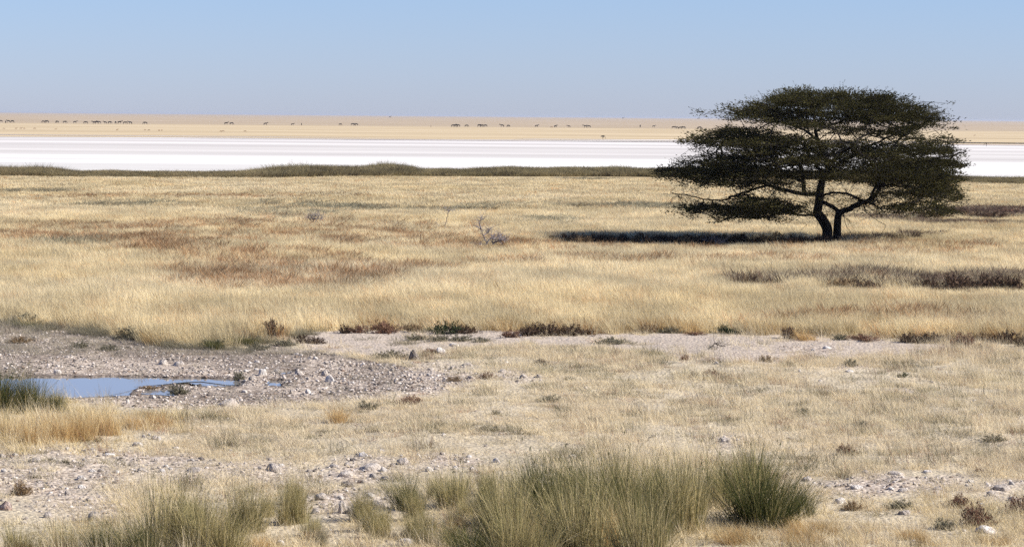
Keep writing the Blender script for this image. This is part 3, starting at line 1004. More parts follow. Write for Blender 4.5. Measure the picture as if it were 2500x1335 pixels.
# smaller stones that nothing tells apart
g = np.random.default_rng(83)
cnt = 0
while cnt < 170:
    u = g.uniform(-40, 2540); v = g.uniform(870, 1325)
    p = ground_at(u, v)
    z1 = Zones(np.array([p[0]]), np.array([p[1]]))
    if z1.meadow[0] or z1.pool[0]: continue
    w_ = z1.stony[0] * 1.0 + z1.mud[0] * .5 + .05
    if g.random() > w_: continue
    wpx = g.uniform(9, 19) * (1 if v > 1000 else .75)
    inmud = bool(z1.mud[0])
    kd = 'd' if g.random() < .12 else ('w' if g.random() < .5 else 's')
    tone = {'d': 'dark', 'w': 'whitish', 's': 'greyish'}[kd]
    if inmud:
        where = ('on the far bank of the long pool' if v < 915 and u < 450 else 'above the small pools' if v < 905 else 'between the pools and the stony flat' if u > 600
                 else 'on the near bank of the pools')
    else:
        where = (('in the upper left stony ground' if v < 1180 else 'in the bare rubble at lower left') if u < 520 else 'behind the thin green tussock' if u < 760 else
                 ('in the central stony flat right of the pools' if v < 1010 else 'about the central rock outcrop') if u < 1250 else 'in grass behind the big tussocks' if u < 1900 else
                 'in the right stony patch' if u < 2300 else 'near the right edge of the foreground')
    place_rock(u, v, wpx, wpx * g.uniform(.35, .65), kd, 'small %s stone lying loose %s' % (tone, where), 'small %s stones %s' % (tone, where), name='stone')
    cnt += 1

# gravel and clods as stuff
def pebble_mat():
    m, nt, b = new_mat('pebble', .95)
    at = N(nt, 'ShaderNodeAttribute', attribute_name='tint', attribute_type='INSTANCER')
    nt.links.new(at.outputs['Color'], b.inputs['Base Color'])
    return m


M_PEB = pebble_mat()
C_PEB = proto_collection('pebble_kinds', [raw_mesh('pebble', rock_verts(600 + i, ICO1, .6), tri=ICOF1, mat=M_PEB) for i in range(6)])
g = np.random.default_rng(57)
x, y = sample_area(26, 66, 150, g, 1.2)
z_ = Zones(x, y)
uw = fbm(x * 1.6, y * 1.2, 451)
pr = np.where(z_.mud, .85 * smooth(.30, .65, uw) + .10, 0) + z_.stony * .60 + z_.strip * .05 + .012
pr[z_.pool] = .004; pr[z_.meadow] = 0
keep = g.random(len(x)) < pr
x, y = x[keep], y[keep]; md = z_.mud[keep]; st_ = z_.strip[keep] & ~md
n = len(x)
s = .008 + .026 * g.random(n) ** 3; s[md] *= 1.15; s[st_] *= .55
pal = np.array([[.42, .36, .30], [.56, .50, .44], [.30, .25, .205], [.09, .075, .065], [.22, .16, .12]])
pk = g.choice(5, n, p=[.33, .25, .2, .12, .10]); pk[md] = g.choice(5, md.sum(), p=[.32, .20, .24, .14, .10])
col = pal[pk] * (.85 + .3 * g.random((n, 1)))
scatter('gravel', C_PEB, np.stack([x, y, ground_z(x, y) + s * .1], -1), np.stack([s, s * (.7 + .5 * g.random(n)), s * (.8 + .5 * g.random(n))], -1),
        np.stack([g.normal(0, .25, n), g.normal(0, .25, n), g.random(n) * 6.28], -1), g.integers(0, 6, n), col,
        'pale gravel and dark clods strewn over the mud and stony ground', 'gravel')

# ------------------------------------------------------------------ shrubs
def shrub_mesh(seed, mat, n_stem=60, leaves=1700, woody=.5):
    g = np.random.default_rng(seed)
    P = Pile()
    tips = []
    for i in range(n_stem):
        a = g.random() * 6.283; el = np.arccos(g.random() * .95); L = .55 + .5 * g.random()
        d = np.array([math.cos(a) * math.sin(el), math.sin(a) * math.sin(el), math.cos(el)])
        b = np.array([g.normal(0, .18), g.normal(0, .18), 0])
        t = np.linspace(0, 1, 4)[:, None]
        pth = b + d * t * L + np.array([0, 0, .12]) * t ** 2 + g.normal(0, .03, (4, 3)) * t
        pth[:, 2] = np.maximum(pth[:, 2] * .95, 0)
        V, tr, q = tube(pth, np.array([.012, .009, .006, .003]), 3)
        P.add(V, tr, q, .15 + .25 * g.random())
        tips.append(pth)
    tips = np.array(tips)
    k = g.integers(0, n_stem, leaves); tt = .35 + .65 * np.sqrt(g.random(leaves)); i0 = np.minimum((tt * 3).astype(int), 2); fr = tt * 3 - i0
    c = tips[k, i0] * (1 - fr)[:, None] + tips[k, np.minimum(i0 + 1, 3)] * fr[:, None] + g.normal(0, .05, (leaves, 3))
    c[:, 2] = np.abs(c[:, 2])
    d = g.normal(0, 1, (leaves, 3)); d[:, 2] = np.abs(d[:, 2]) + .5; d /= np.linalg.norm(d, axis=1)[:, None]
    e = np.cross(d, g.normal(0, 1, (leaves, 3))); e /= np.linalg.norm(e, axis=1)[:, None]
    L = (.06 + .08 * g.random(leaves))[:, None]
    V = np.stack([c - e * L * .22, c + e * L * .22, c + d * L * 1.2], 1).reshape(-1, 3)
    tn = np.repeat(.2 + .8 * g.random(leaves), 3)
    P.add(V, np.arange(leaves * 3).reshape(-1, 3), None, tn)
    return P.mesh('shrub', mat)


SH = {k: [shrub_mesh(700 + 10 * i + j, m) for j in range(3)] for i, (k, m) in enumerate(
    [('p', M_PURPLE), ('r', M_RED), ('g', M_GREYSHRUB), ('d', M_DARKGREEN), ('b', M_DRYSHRUB)])}

# u, v base, width px, height px, kind, label
SHRUBS = [
 (1090, 812, 80, 30, 'd', 'dark green bush at the meadow edge, leftmost of the dark ones on the strip'),
 (1138, 812, 60, 22, 'p', 'purple brown bush leaning on the dark green one'),
 (1290, 818, 60, 28, 'p', 'dark purple bush at the left end of the long dark clump'),
 (1335, 818, 80, 34, 'p', 'darkest purple bush in the middle of the long clump'),
 (1385, 817, 80, 30, 'p', 'dark purple bush right of the clump middle'),
 (1428, 815, 50, 18, 'p', 'low purple bush at the right tip of the long clump'),
 (1246, 824, 50, 22, 'r', 'small rosy brown bush just left of the long dark clump'),
 (1018, 829, 60, 16, 'g', 'grey bush at the left end of the low hedge on the strip'),
 (1070, 832, 60, 18, 'g', 'grey green bush second from the left in the low hedge'),
 (1125, 832, 60, 18, 'g', 'grey green bush third from the left in the low hedge'),
 (1178, 834, 50, 14, 'g', 'grey bush at the right end of the low hedge'),
 (1492, 840, 78, 20, 'g', 'lone greenish cushion plant on the bare strip'),
 (845, 812, 40, 24, 'p', 'dark purple bush at the left end of the bare strip'),
 (880, 812, 50, 22, 'r', 'reddish bush beside the purple one at the meadow edge'),
 (935, 812, 70, 34, 'r', 'tallest reddish brown bush at the meadow edge'),
 (1010, 808, 50, 22, 'b', 'brown bush between the reddish and the dark green one'),
 (740, 838, 40, 22, 'p', 'dark bush on the sand right of the grey tufts, left of two'),
 (772, 838, 44, 20, 'p', 'dark bush on the sand right of the grey tufts, right of two'),
 (665, 826, 50, 48, 'p', 'tall dark bush rising in the meadow edge at left'),
 (590, 832, 70, 28, 'p', 'wide dark bush in the meadow edge left of the tall one'),
 (535, 798, 60, 34, 'p', 'dark bush inside the meadow above the grey tufts'),
 (165, 792, 36, 26, 'p', 'small dark bush in the meadow edge near the left'),
 (60, 790, 70, 30, 'g', 'grey green bush at the far left meadow edge'),
 (330, 828, 100, 34, 'g', 'wide grey green bush at the bend of the meadow edge'),
 (630, 852, 60, 22, 'g', 'grey bush on the mud below the tall dark one'),
 (690, 843, 60, 20, 'g', 'grey bush left of the pair of dark ones on sand'),
 (1585, 812, 50, 26, 'b', 'brown bush in the meadow edge right of the long clump'),
 (1640, 812, 70, 18, 'g', 'olive bush in the meadow edge right of the brown one'),
 (1775, 815, 70, 20, 'd', 'dark green low bush in the meadow edge above the dry twig'),
 (1700, 818, 50, 10, 'r', 'low reddish plant at the top of the bare strip'),
 (1930, 828, 50, 30, 'p', 'dark bush at the front of the brown straw clump'),
 (2050, 830, 40, 16, 'g', 'small olive bush at the strip edge right of the straw clump'),
 (2110, 832, 90, 16, 'r', 'low rosy plant along the right end of the strip'),
 (2222, 838, 60, 24, 'p', 'dark bush at the right strip end, left of two'),
 (2275, 838, 80, 28, 'p', 'dark bush at the right strip end, right of two'),
 (2350, 852, 60, 40, 'r', 'red brown bush standing forward of the meadow at right'),
 (2400, 838, 60, 26, 'b', 'brown bush behind the red brown one at right'),
 (2460, 842, 60, 34, 'p', 'dark bush near the right edge above the grass'),
 (2500, 848, 50, 30, 'p', 'dark bush cut by the right edge at the meadow front'),
 (2410, 715, 110, 44, 'p', 'tall dark bush of the right meadow thicket'),
 (2330, 716, 120, 46, 'p', 'broad dark bush in the middle of the right meadow thicket'),
 (2250, 710, 90, 34, 'p', 'dark bush at the left end of the right meadow thicket'),
 (2480, 716, 80, 44, 'p', 'dark bush of the meadow thicket cut by the right edge'),
 (2060, 712, 90, 34, 'b', 'brown bush in the meadow left of the dark thicket'),
 (2120, 714, 90, 32, 'p', 'dark bush between the brown one and the thicket'),
 (2170, 706, 60, 28, 'b', 'brown bush touching the dark thicket'),
 (1880, 708, 70, 22, 'p', 'small dark bush in the meadow below the acacia, right of two'),
 (1815, 706, 60, 16, 'b', 'small brown bush in the meadow below the acacia, left of two'),
 (2470, 524, 60, 16, 'r', 'red topped bush behind the acacia at the right edge'),
 (2350, 530, 90, 20, 'p', 'far purple bush right of the acacia crown'),
 (2420, 534, 100, 20, 'p', 'second far purple bush beyond the acacia'),
 (2280, 534, 90, 20, 'p', 'far purple bush half hidden by the acacia twigs'),
 (2210, 582, 30, 10, 'p', 'small violet bush in grass right of the trunks, left of two'),
 (2236, 583, 26, 10, 'p', 'small violet bush in grass right of the trunks, right of two'),
 (1320, 892, 34, 18, 'p', 'small dark plant in short grass below the long clump'),
 (1188, 926, 40, 18, 'r', 'brown plant in the short grass near the pale stones'),
 (1000, 990, 70, 24, 'r', 'wine red cushion plant in stony ground right of the pools'),
 (1740, 925, 56, 20, 'r', 'wine red plant in the right short grass'),
 (1695, 925, 30, 18, 'p', 'grey violet plant left of the wine red one'),
 (1672, 880, 22, 14, 'r', 'small red plant below the bare strip'),
 (2205, 923, 32, 14, 'd', 'small dark green cushion in the right short grass'),
 (2075, 897, 34, 20, 'g', 'grey green cushion behind the flat white slab at right'),
 (1870, 887, 40, 18, 'b', 'brown tuft plant at the lower side of the strip'),
 (240, 1085, 18, 14, 'g', 'small dark cushion below the golden grass'),
 (50, 1205, 50, 36, 'b', 'brown bush in the left foreground above the rubble'),
 (160, 1135, 22, 12, 'g', 'dark cushion among the left white stones'),
 (2385, 1285, 80, 56, 'r', 'red brown bush over the white mottled rock'),
 (2490, 1250, 60, 46, 'r', 'red brown bush at the right edge of the foreground'),
 (2340, 1240, 60, 34, 'r', 'thin reddish plant left of the red brown bush'),
 (2195, 1243, 70, 22, 'g', 'dark hollow cushion behind the single pinkish slab'),
 (2310, 1295, 60, 30, 'g', 'grey green cushion right of the pinkish slab'),
 (2390, 1155, 24, 16, 'r', 'small red plant behind the big block'),
 (2065, 1108, 50, 26, 'r', 'faint red plant in dry grass right of the tussock'),
 (765, 1318, 60, 26, 'b', 'brown cushion in golden grass at the bottom'),
 (1010, 1308, 44, 20, 'b', 'dark brown cushion beside the long white slab'),
 (2080, 1248, 50, 26, 'b', 'brown plant beside the white rock in grass'),
 (1390, 930, 30, 12, 'g', 'grey cushion in short grass, right of the pair of stones'),
 (1210, 1018, 26, 14, 'g', 'dark little cushion in the middle of the short grass'),
 (1340, 985, 60, 18, 'g', 'wide olive cushion in the middle short grass'),
 (1450, 1035, 40, 16, 'g', 'olive cushion behind the big tussock'),
 (1960, 1008, 36, 16, 'g', 'olive cushion in the right short grass'),
 (2105, 1045, 34, 20, 'g', 'dark olive cushion right of the green tussock tips'),
 (2430, 1080, 60, 20, 'g', 'olive cushion near the right edge'),
 (1110, 930, 40, 14, 'b', 'brown cushion beside rubble at the centre left'),
 (900, 1000, 60, 22, 'g', 'grey olive cushion left of the wine red plant'),
 (960, 874, 70, 22, 'g', 'olive tuft beside the dark upright boulder'),
 (1050, 862, 40, 14, 'r', 'low red plant between the dark boulder and the white block'),
 (435, 960, 50, 30, 'g', 'grey wispy plant standing between the pools'),
 (360, 944, 50, 8, 'b', 'dark low weed on the muddy islet'),
 (582, 922, 30, 24, 'g', 'grey wispy plant at the right tip of the middle pool'),
 (520, 848, 60, 28, 'g', 'grey tuft at the lower meadow edge, left of the wide dark bush'),
 (190, 848, 50, 20, 'g', 'grey tuft on the mud slope at left'),
 (265, 852, 50, 18, 'g', 'grey tuft on the mud slope right of the other one'),
 (45, 835, 60, 18, 'b', 'brown tuft on the mud slope near the left edge'),
]
sg = np.random.default_rng(91)
GN = {'p': 'dark purple shrubs', 'r': 'reddish shrubs', 'g': 'grey green cushions and bushes', 'd': 'dark green shrubs', 'b': 'brown shrubs'}


def place_shrub(u, v, w, h, kind, label, group=None):
    p = ground_point(u, v); d = p[1]
    W = w * d / F; H = h * d / F
    me = SH[kind][int(sg.integers(3))]
    s = W / 1.7
    o = link('shrub', me, loc=(p[0], p[1] + s * .3, p[2] - .01), rz=float(sg.random() * 6.28), scale=(s, s, H / .95))
    return tag(o, label, 'shrub', group or GN[kind])


for s_ in SHRUBS:
    place_shrub(*s_)
# low dark plants under the acacia, set thick to darken its cast shadow
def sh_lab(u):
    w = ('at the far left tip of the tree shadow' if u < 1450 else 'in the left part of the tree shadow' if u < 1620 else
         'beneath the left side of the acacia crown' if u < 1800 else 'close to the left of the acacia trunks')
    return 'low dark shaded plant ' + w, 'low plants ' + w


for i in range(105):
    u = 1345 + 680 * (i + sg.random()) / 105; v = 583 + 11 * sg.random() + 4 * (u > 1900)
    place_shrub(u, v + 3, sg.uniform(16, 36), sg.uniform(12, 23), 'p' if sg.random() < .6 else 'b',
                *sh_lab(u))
for i in range(30):
    u = sg.uniform(1800, 2500); v = 690 + sg.uniform(-10, 22)
    if u < 2200: v = 695 + sg.uniform(-4, 12)
    place_shrub(u, v, sg.uniform(20, 45), sg.uniform(12, 30), 'p' if sg.random() < .7 else 'r',
                *(('small dark plant among grass left of the right meadow thicket', 'small plants left of the right meadow thicket') if u < 2200 else ('small dark plant among grass of the right meadow thicket', 'small plants of the right meadow thicket')))

# ------------------------------------------------------------------ tussocks (rushes and straw clumps)
def tuss_mesh(seed, mat, n=900, droop=.35, lean=.55, heads=.02, w=.0080, wind=(-.05, 0), hv=.62):
    g_ = np.random.default_rng(seed)
    P_ = Pile(); k_ = 9
    for j in range(k_):                        # several bunches that differ in height, lean and spread
        hh = g_.uniform(.5, 1.06); a_ = g_.random() * 6.283; ro = .34 * math.sqrt(g_.random())
        wj = (wind[0] + g_.normal(0, .16) + .45 * ro * math.cos(a_), wind[1] + g_.normal(0, .12) + .45 * ro * math.sin(a_))
        V, tr, q, t = blades(n // k_, g_.uniform(.10, .22), hh, w, lean * g_.uniform(.4, 1.2), droop, seed * 31 + j, 4, wj, hv, (g_.uniform(0, .15), g_.uniform(.75, 1)), heads, .8)
        V = V + [ro * math.cos(a_), ro * math.sin(a_), 0]
        P_.add(V, tr, q, t)
    V, tr, q, t = blades(n // 12, .34, .9, w * 1.1, .9, 1.0, seed * 31 + 77, 4, wind, .4, (.3, 1), 0, 1)   # loose arching blades
    P_.add(V, tr, q, t)
    V, tr, q, t = blades(n // 5, .45, .28, w * 1.3, 1.3, .6, seed * 31 + 78, 4, (0, 0), .7, (.1, .9), 0, 1)   # litter round the foot
    P_.add(V, tr, q, t)
    return P_.mesh('tussock', mat)


TU = {'g': [tuss_mesh(800 + i, M_GREEN, 1150, .7, .55) for i in range(3)],
      't': [tuss_mesh(810 + i, M_TAN, 1150, .5, .40) for i in range(3)],
      'o': [tuss_mesh(820 + i, M_GOLD, 700, .3, .40, heads=0, w=.007) for i in range(3)],
      'y': [tuss_mesh(830 + i, M_GREYTUFT, 500, .6, .7, heads=0, w=.007) for i in range(2)]}
TUSS = [
 (1200, 1290, 110, 130, 'g', 'slim green tussock at the top left of the big clump', 'rush tussocks of the big foreground clump'),
 (1290, 1260, 120, 140, 't', 'slim tan tussock standing out at the back left of the big clump', 'rush tussocks of the big foreground clump'),
 (1390, 1255, 130, 150, 'g', 'slim green tussock at the back of the big clump, left of centre', 'rush tussocks of the big foreground clump'),
 (1530, 1250, 140, 160, 't', 'slim tan tussock at the back of the big clump, right of centre', 'rush tussocks of the big foreground clump'),
 (1610, 1245, 120, 150, 'g', 'slim green tussock at the back right of the big clump', 'rush tussocks of the big foreground clump'),
 (1690, 1260, 110, 150, 't', 'slim tan tussock leaning toward the arching green one', 'rush tussocks of the big foreground clump'),
 (1480, 1350, 150, 170, 'o', 'straw coloured tussock in the heart of the big clump', 'rush tussocks of the big foreground clump'),
 (1340, 1340, 140, 150, 'o', 'straw coloured tussock at the front left of the big clump', 'rush tussocks of the big foreground clump'),
 (1820, 1235, 120, 150, 't', 'spiky dark tipped tussock behind the arching green one', 'rush tussocks right of the big clump'),
 (475, 1300, 120, 120, 't', 'slim tan tussock at the back of the left big one', 'rush tussocks of the left foreground'),
 (1235, 1330, 200, 210, 't', 'tan tussock at the left end of the big clump', 'rush tussocks of the big foreground clump'),
 (1330, 1300, 230, 210, 'g', 'greenish tussock in the left half of the big clump', 'rush tussocks of the big foreground clump'),
 (1400, 1370, 260, 250, 't', 'tan tussock at the front centre of the big clump', 'rush tussocks of the big foreground clump'),
 (1460, 1270, 240, 190, 't', 'tan tussock at the back of the big clump', 'rush tussocks of the big foreground clump'),
 (1550, 1330, 260, 240, 'g', 'green tussock in the middle of the big clump', 'rush tussocks of the big foreground clump'),
 (1640, 1300, 220, 230, 't', 'tan tussock at the right end of the big clump', 'rush tussocks of the big foreground clump'),
 (1560, 1400, 240, 250, 't', 'tan tussock cut by the bottom edge in the big clump', 'rush tussocks of the big foreground clump'),
 (1150, 1370, 200, 120, 'g', 'dull green tussock low at the left foot of the big clump', 'rush tussocks of the big foreground clump'),
 (1270, 1400, 240, 210, 't', 'tan tussock below the left end of the big clump', 'rush tussocks of the big foreground clump'),
 (1770, 1240, 170, 150, 't', 'brownish tussock between the big clump and the green tussock', 'rush tussocks right of the big clump'),
 (1850, 1283, 290, 215, 'g', 'greenest tussock with arching blades right of the big clump', 'rush tussocks right of the big clump'),
 (1850, 1215, 180, 140, 'g', 'green tussock standing behind the arching one', 'rush tussocks right of the big clump'),
 (1950, 1262, 130, 110, 'g', 'small green tussock at the right flank of the arching one', 'rush tussocks right of the big clump'),
 (1110, 1245, 140, 110, 't', 'small dull tussock left of the big clump', 'small rush tussocks of the foreground'),
 (1000, 1250, 110, 110, 'g', 'dark green tussock right of the pale rocks', 'small rush tussocks of the foreground'),
 (885, 1275, 90, 100, 't', 'thin sparse tussock in front of the outcrop rocks', 'small rush tussocks of the foreground'),
 (715, 1278, 120, 125, 't', 'narrow dull green tussock left of the pale rocks', 'small rush tussocks of the foreground'),
 (600, 1300, 140, 150, 't', 'medium tan tussock behind the left big one', 'rush tussocks of the left foreground'),
 (430, 1350, 240, 215, 't', 'big tan and green tussock of the left foreground', 'rush tussocks of the left foreground'),
 (520, 1370, 220, 190, 't', 'tan tussock at the right foot of the big left one', 'rush tussocks of the left foreground'),
 (350, 1385, 150, 150, 'g', 'green tussock at the left foot of the big left one', 'rush tussocks of the left foreground'),
 (250, 1372, 120, 110, 'g', 'green tussock at the bottom edge left of the big one', 'rush tussocks of the left foreground'),
 (160, 1368, 120, 105, 't', 'tan tussock at the bottom edge, second from the left corner', 'rush tussocks of the left foreground'),
 (50, 1362, 130, 110, 't', 'tan tussock in the bottom left corner', 'rush tussocks of the left foreground'),
 (5, 1010, 150, 150, 'g', 'dark green rush tussock at the left edge before the pool', 'rush tussocks before the pool'),
 (75, 1010, 130, 112, 'g', 'green rush tussock in the shallow water margin', 'rush tussocks before the pool'),
 (140, 1008, 80, 60, 'g', 'small green rush tussock beside the golden straw', 'rush tussocks before the pool'),
 (20, 1075, 110, 90, 'o', 'golden straw clump at the left edge', 'golden straw clumps before the pool'),
 (80, 1090, 110, 100, 'o', 'golden straw clump, second from the left edge', 'golden straw clumps before the pool'),
 (150, 1085, 120, 100, 'o', 'orange tinted straw clump left of the tallest', 'golden straw clumps before the pool'),
 (210, 1080, 120, 125, 'o', 'tallest golden straw clump reaching over the pool', 'golden straw clumps before the pool'),
 (270, 1065, 110, 85, 'o', 'golden straw clump right of the tallest', 'golden straw clumps before the pool'),
 (330, 1050, 110, 70, 'o', 'lower golden straw clump toward the right', 'golden straw clumps before the pool'),
 (395, 1040, 110, 55, 'o', 'rightmost low golden straw clump', 'golden straw clumps before the pool'),
 (830, 1030, 110, 60, 'o', 'golden straw clump in the short grass right of the pools', 'golden straw clumps of the middle'),
 (1970, 830, 100, 34, 'o', 'brown straw clump spilling onto the bare strip', 'golden straw clumps of the middle'),
 (1120, 1300, 120, 50, 'o', 'low golden straw clump at the left foot of the big clump', 'golden straw clumps of the front'),
 (1800, 1330, 160, 60, 'o', 'golden straw clump in front of the arching tussock', 'golden straw clumps of the front'),
 (1960, 1330, 160, 55, 'o', 'golden straw clump at the bottom right of the arching tussock', 'golden straw clumps of the front'),
 (640, 1340, 110, 60, 'o', 'golden straw clump at the right foot of the left tussocks', 'golden straw clumps of the front'),
 (520, 838, 90, 40, 'y', 'grey grass tuft at the foot of the meadow edge', 'grey tufts at the meadow edge'),
 (400, 842, 100, 36, 'y', 'grey grass tuft spilling over the mud', 'grey tufts at the meadow edge'),
 (110, 806, 120, 34, 'y', 'grey grass tuft at the left mud edge', 'grey tufts at the meadow edge'),
 (220, 818, 90, 30, 'y', 'grey grass tuft where the meadow edge bends', 'grey tufts at the meadow edge'),
 (600, 858, 90, 26, 'y', 'grey grass tuft on the mud near the sand', 'grey tufts at the meadow edge'),
]
tg = np.random.default_rng(97)
for _ in range(26):
    uu = tg.uniform(560, 1230); vv = tg.uniform(1215, 1345)
    if abs(uu - 860) < 110 and vv < 1265: continue
    rt = uu > 900
    TUSS.append((uu, vv, tg.uniform(50, 100), tg.uniform(45, 95), 't' if tg.random() < .7 else 'y',
                 'thin straw coloured rush tuft ' + ('just left of the big foreground clump' if rt else 'between the left tussocks and the outcrop rocks'),
                 'thin tufts ' + ('left of the big clump' if rt else 'right of the left tussocks')))
for k_e in range(24):
    uu = 15 + 32 * k_e + tg.uniform(-14, 14)
    ve = float(np.interp(uu, EDGE_U, EDGE_V))
    TUSS.append((uu, ve + tg.uniform(-4, 9), tg.uniform(50, 105), tg.uniform(22, 42), 'y' if tg.random() < .7 else 'g',
                 'grey green tuft of the fringe ' + ('above the pool at the left' if uu < 400 else 'between the pool and the bare strip'),
                 'grey fringe tufts ' + ('above the pool' if uu < 400 else 'left of the strip')))
for _ in range(9):
    TUSS.append((tg.uniform(1720, 2480), tg.uniform(1290, 1350), tg.uniform(60, 120), tg.uniform(35, 60), 'o',
                 'low straw clump along the bottom right edge of the picture', 'low straw clumps at the bottom right'))
for (u, v, w, h, k, lab, grp) in TUSS:
    p = ground_point(u, v); d = p[1]
    W = w * d / F; H = h * d / F * (1.14 if k in 'gt' else 1)
    me = TU[k][int(tg.integers(len(TU[k])))]
    o = link('tussock', me, loc=(p[0], p[1], p[2] - .01), rz=float(tg.uniform(-.6, .6)), scale=(W / 1.45, W / 1.45, H / .92))
    tag(o, lab, 'grass tussock', grp)

# short grass of the foreground
short_t = [blades_mesh('short_tuft', M_GRASS, 34, .11, .17, .0042, .75, .5, 200 + i, segs=2, wind=(-.1, 0), hvar=.7) for i in range(5)]
stalk_t = [blades_mesh('stalk_tuft', M_GRASS, 13, .10, .34, .0036, .25, .4, 210 + i, segs=3, wind=(-.18, 0), hvar=.5) for i in range(4)]
mat_t = [blades_mesh('low_tuft', M_GRASS, 60, .12, .085, .0048, 1.3, .5, 220 + i, segs=2, wind=(0, 0), hvar=.7) for i in range(3)]
C_SHORT = proto_collection('short_kinds', short_t + stalk_t + mat_t)
g = np.random.default_rng(31)
x, y = sample_area(25.5, 64, 92, g, 1.2)
z_ = Zones(x, y)
u, v = z_.u, z_.v
dens = fbm(x * .9, y * .6, 401)
prob = smooth(.33, .62, dens) * .70 + .13
prob = prob * (1 - .70 * np.clip(z_.stony * 1.2, 0, 1))
prob[z_.mud] = .035; prob[z_.strip] = .012 + .22 * smooth(.56, .72, fbm(x * 1.1, y * .8, 407))[z_.strip]
prob[z_.pool] = 0; prob[z_.meadow] = 0
topmud = z_.mud & (v < 865); prob[topmud] = .30 + .3 * fbm(x * 1.2, y, 403)[topmud]
for r_ in ROCK_LIST:                       # the rocks stand free of the grass
    if r_[1] < 850: continue
    m_ = (abs(u - r_[0]) < r_[2] * .55) & (v > r_[1] - r_[3] * .5) & (v < r_[1] + 13)
    prob[m_] *= .12
keep = g.random(len(x)) < prob
x, y, u, v = x[keep], y[keep], u[keep], v[keep]; tm = topmud[keep]; mudk = z_.mud[keep]
n = len(x)
big = fbm(x * .35, y * .3, 411)[:, None]
col = BEIGE * (1 - big) + PALE * .95 * big
gg = fbm(x * .8, y * .7, 415)
isg = g.random(n) < smooth(.58, .75, gg) * .4
col[isg] = np.array([.235, .215, .125]) * (.6 + .8 * g.random((isg.sum(), 1)))
hum = (vnoise(x * 2.6, y * 2.2, 461) > .74) & (g.random(n) < .8); col[hum] = np.array([.17, .15, .085]) * (.6 + .9 * g.random((hum.sum(), 1)))
isr = g.random(n) < .03 + .12 * smooth(.58, .75, fbm(x * .6, y * .5, 417)); col[isr] = np.array([.30, .17, .11]) * (.7 + .6 * g.random((isr.sum(), 1)))
low = v > 1180; lowm = (g.random(n) < .5) & (v > 1215); col[lowm] = col[lowm] * .4 + GOLD * .6
gold = (blob(u, v, 170, 1045, 300, 80) > .05) & (g.random(n) < .5); col[gold] = GOLD * (.85 + .4 * g.random((gold.sum(), 1)))
col[mudk] = col[mudk] * .3 + np.array([.25, .23, .19]) * .7
col *= (.78 + .42 * g.random(n))[:, None]
idx = g.choice(12, n, p=[.10] * 5 + [.085] * 4 + [.16 / 3] * 3)
tall = smooth(.45, .75, fbm(x * .5 + 7, y * .35, 421))
hs = (.45 + .75 * g.random(n) ** 1.6) * (.75 + .6 * tall)
right = smooth(1300, 1900, u) * smooth(1250, 900, v); hs *= 1 + .7 * right * g.random(n)
hs[tm] *= .9; hs[(v > 1150)] *= 1.05
hs[blob(u, v, 180, 1040, 300, 80) > .05] *= 1.5
lo_front = (v > 1250); hs[lo_front] *= 1.25
sxy = .8 + .6 * g.random(n)
rot = np.stack([g.normal(0, .1, n), g.normal(-.04, .1, n), g.normal(0, .8, n)], -1)
P = np.stack([x, y, ground_z(x, y) - .006], -1)
scatter('short_grass', C_SHORT, P, np.stack([sxy, sxy, hs], -1), rot, idx, col, 'short dry beige grass covering the stony foreground', 'grass')

# ------------------------------------------------------------------ dead bushes and twigs
def dead_bush(name, u, v, polys, label, mat, r0=.02, seed=0, fuzz=0, cat='dead bush'):
    """polys: branch outlines in photo pixels; every branch gets its own depth on top"""
    g = np.random.default_rng(seed)
    base = ground_point(u, v)
    P = Pile()
    for pl in polys:
        pts = []
        dy = 0
        for (a, b) in pl:
            q = at_depth(a, b, base[1]); q = q - base
            dy += g.normal(0, .12); q[1] += dy
            pts.append(q)
        pts = np.array(pts); t = np.linspace(0, len(pts) - 1, 3 * len(pts))
        pp = np.stack([np.interp(t, range(len(pts)), pts[:, k]) for k in range(3)], -1) + g.normal(0, .012, (len(t), 3))
        V, tr, q = tube(pp, np.linspace(r0, r0 * .3, len(pp)), 5)
        P.add(V, tr, q)
        for _ in range(fuzz):
            i = g.integers(len(pp) // 3, len(pp)); d = g.normal(0, 1, 3); d[2] = abs(d[2]) * .8; d /= np.linalg.norm(d)
            L = g.uniform(.12, .4); tt = np.linspace(0, 1, 4)[:, None]
            sp_ = pp[i] + d * L * tt + g.normal(0, .02, (4, 3)) * tt
            V, tr, q = tube(sp_, np.linspace(r0 * .35, r0 * .12, 4), 3); P.add(V, tr, q)
    o = link(name, P.mesh(name, mat), loc=base)
    return tag(o, label, cat)


dead_bush('dead_bush', 1192, 603, [[(1191, 603), (1186, 588), (1178, 570), (1172, 556)], [(1173, 558), (1171, 545), (1175, 532)],
          [(1203, 604), (1203, 590), (1202, 576)], [(1222, 604), (1222, 592), (1226, 580)], [(1188, 595), (1198, 582), (1214, 580), (1222, 574)],
          [(1200, 600), (1212, 590), (1228, 586)], [(1180, 575), (1190, 568), (1196, 560)], [(1222, 600), (1230, 592), (1233, 582)]],
          'grey dead bush with one tall bare stem in the middle meadow', M_DEAD, .026, 1, 30)
dead_bush('dead_bush', 1087, 560, [[(1087, 560), (1086, 552), (1090, 538), (1094, 520), (1097, 505)], [(1094, 518), (1100, 512), (1106, 516)],
          [(1078, 560), (1072, 553), (1062, 541)], [(1095, 514), (1088, 510)]],
          'thin leafless stem with a crossing stick, left of the grey dead bush', M_DEAD, .02, 2, 4)
dead_bush('dead_bush', 1160, 606, [[(1160, 606), (1157, 600)], [(1162, 606), (1168, 598), (1175, 597)], [(1158, 606), (1150, 600)]],
          'small grey dead tuft at the left foot of the dead bush', M_DEAD, .015, 3, 10)
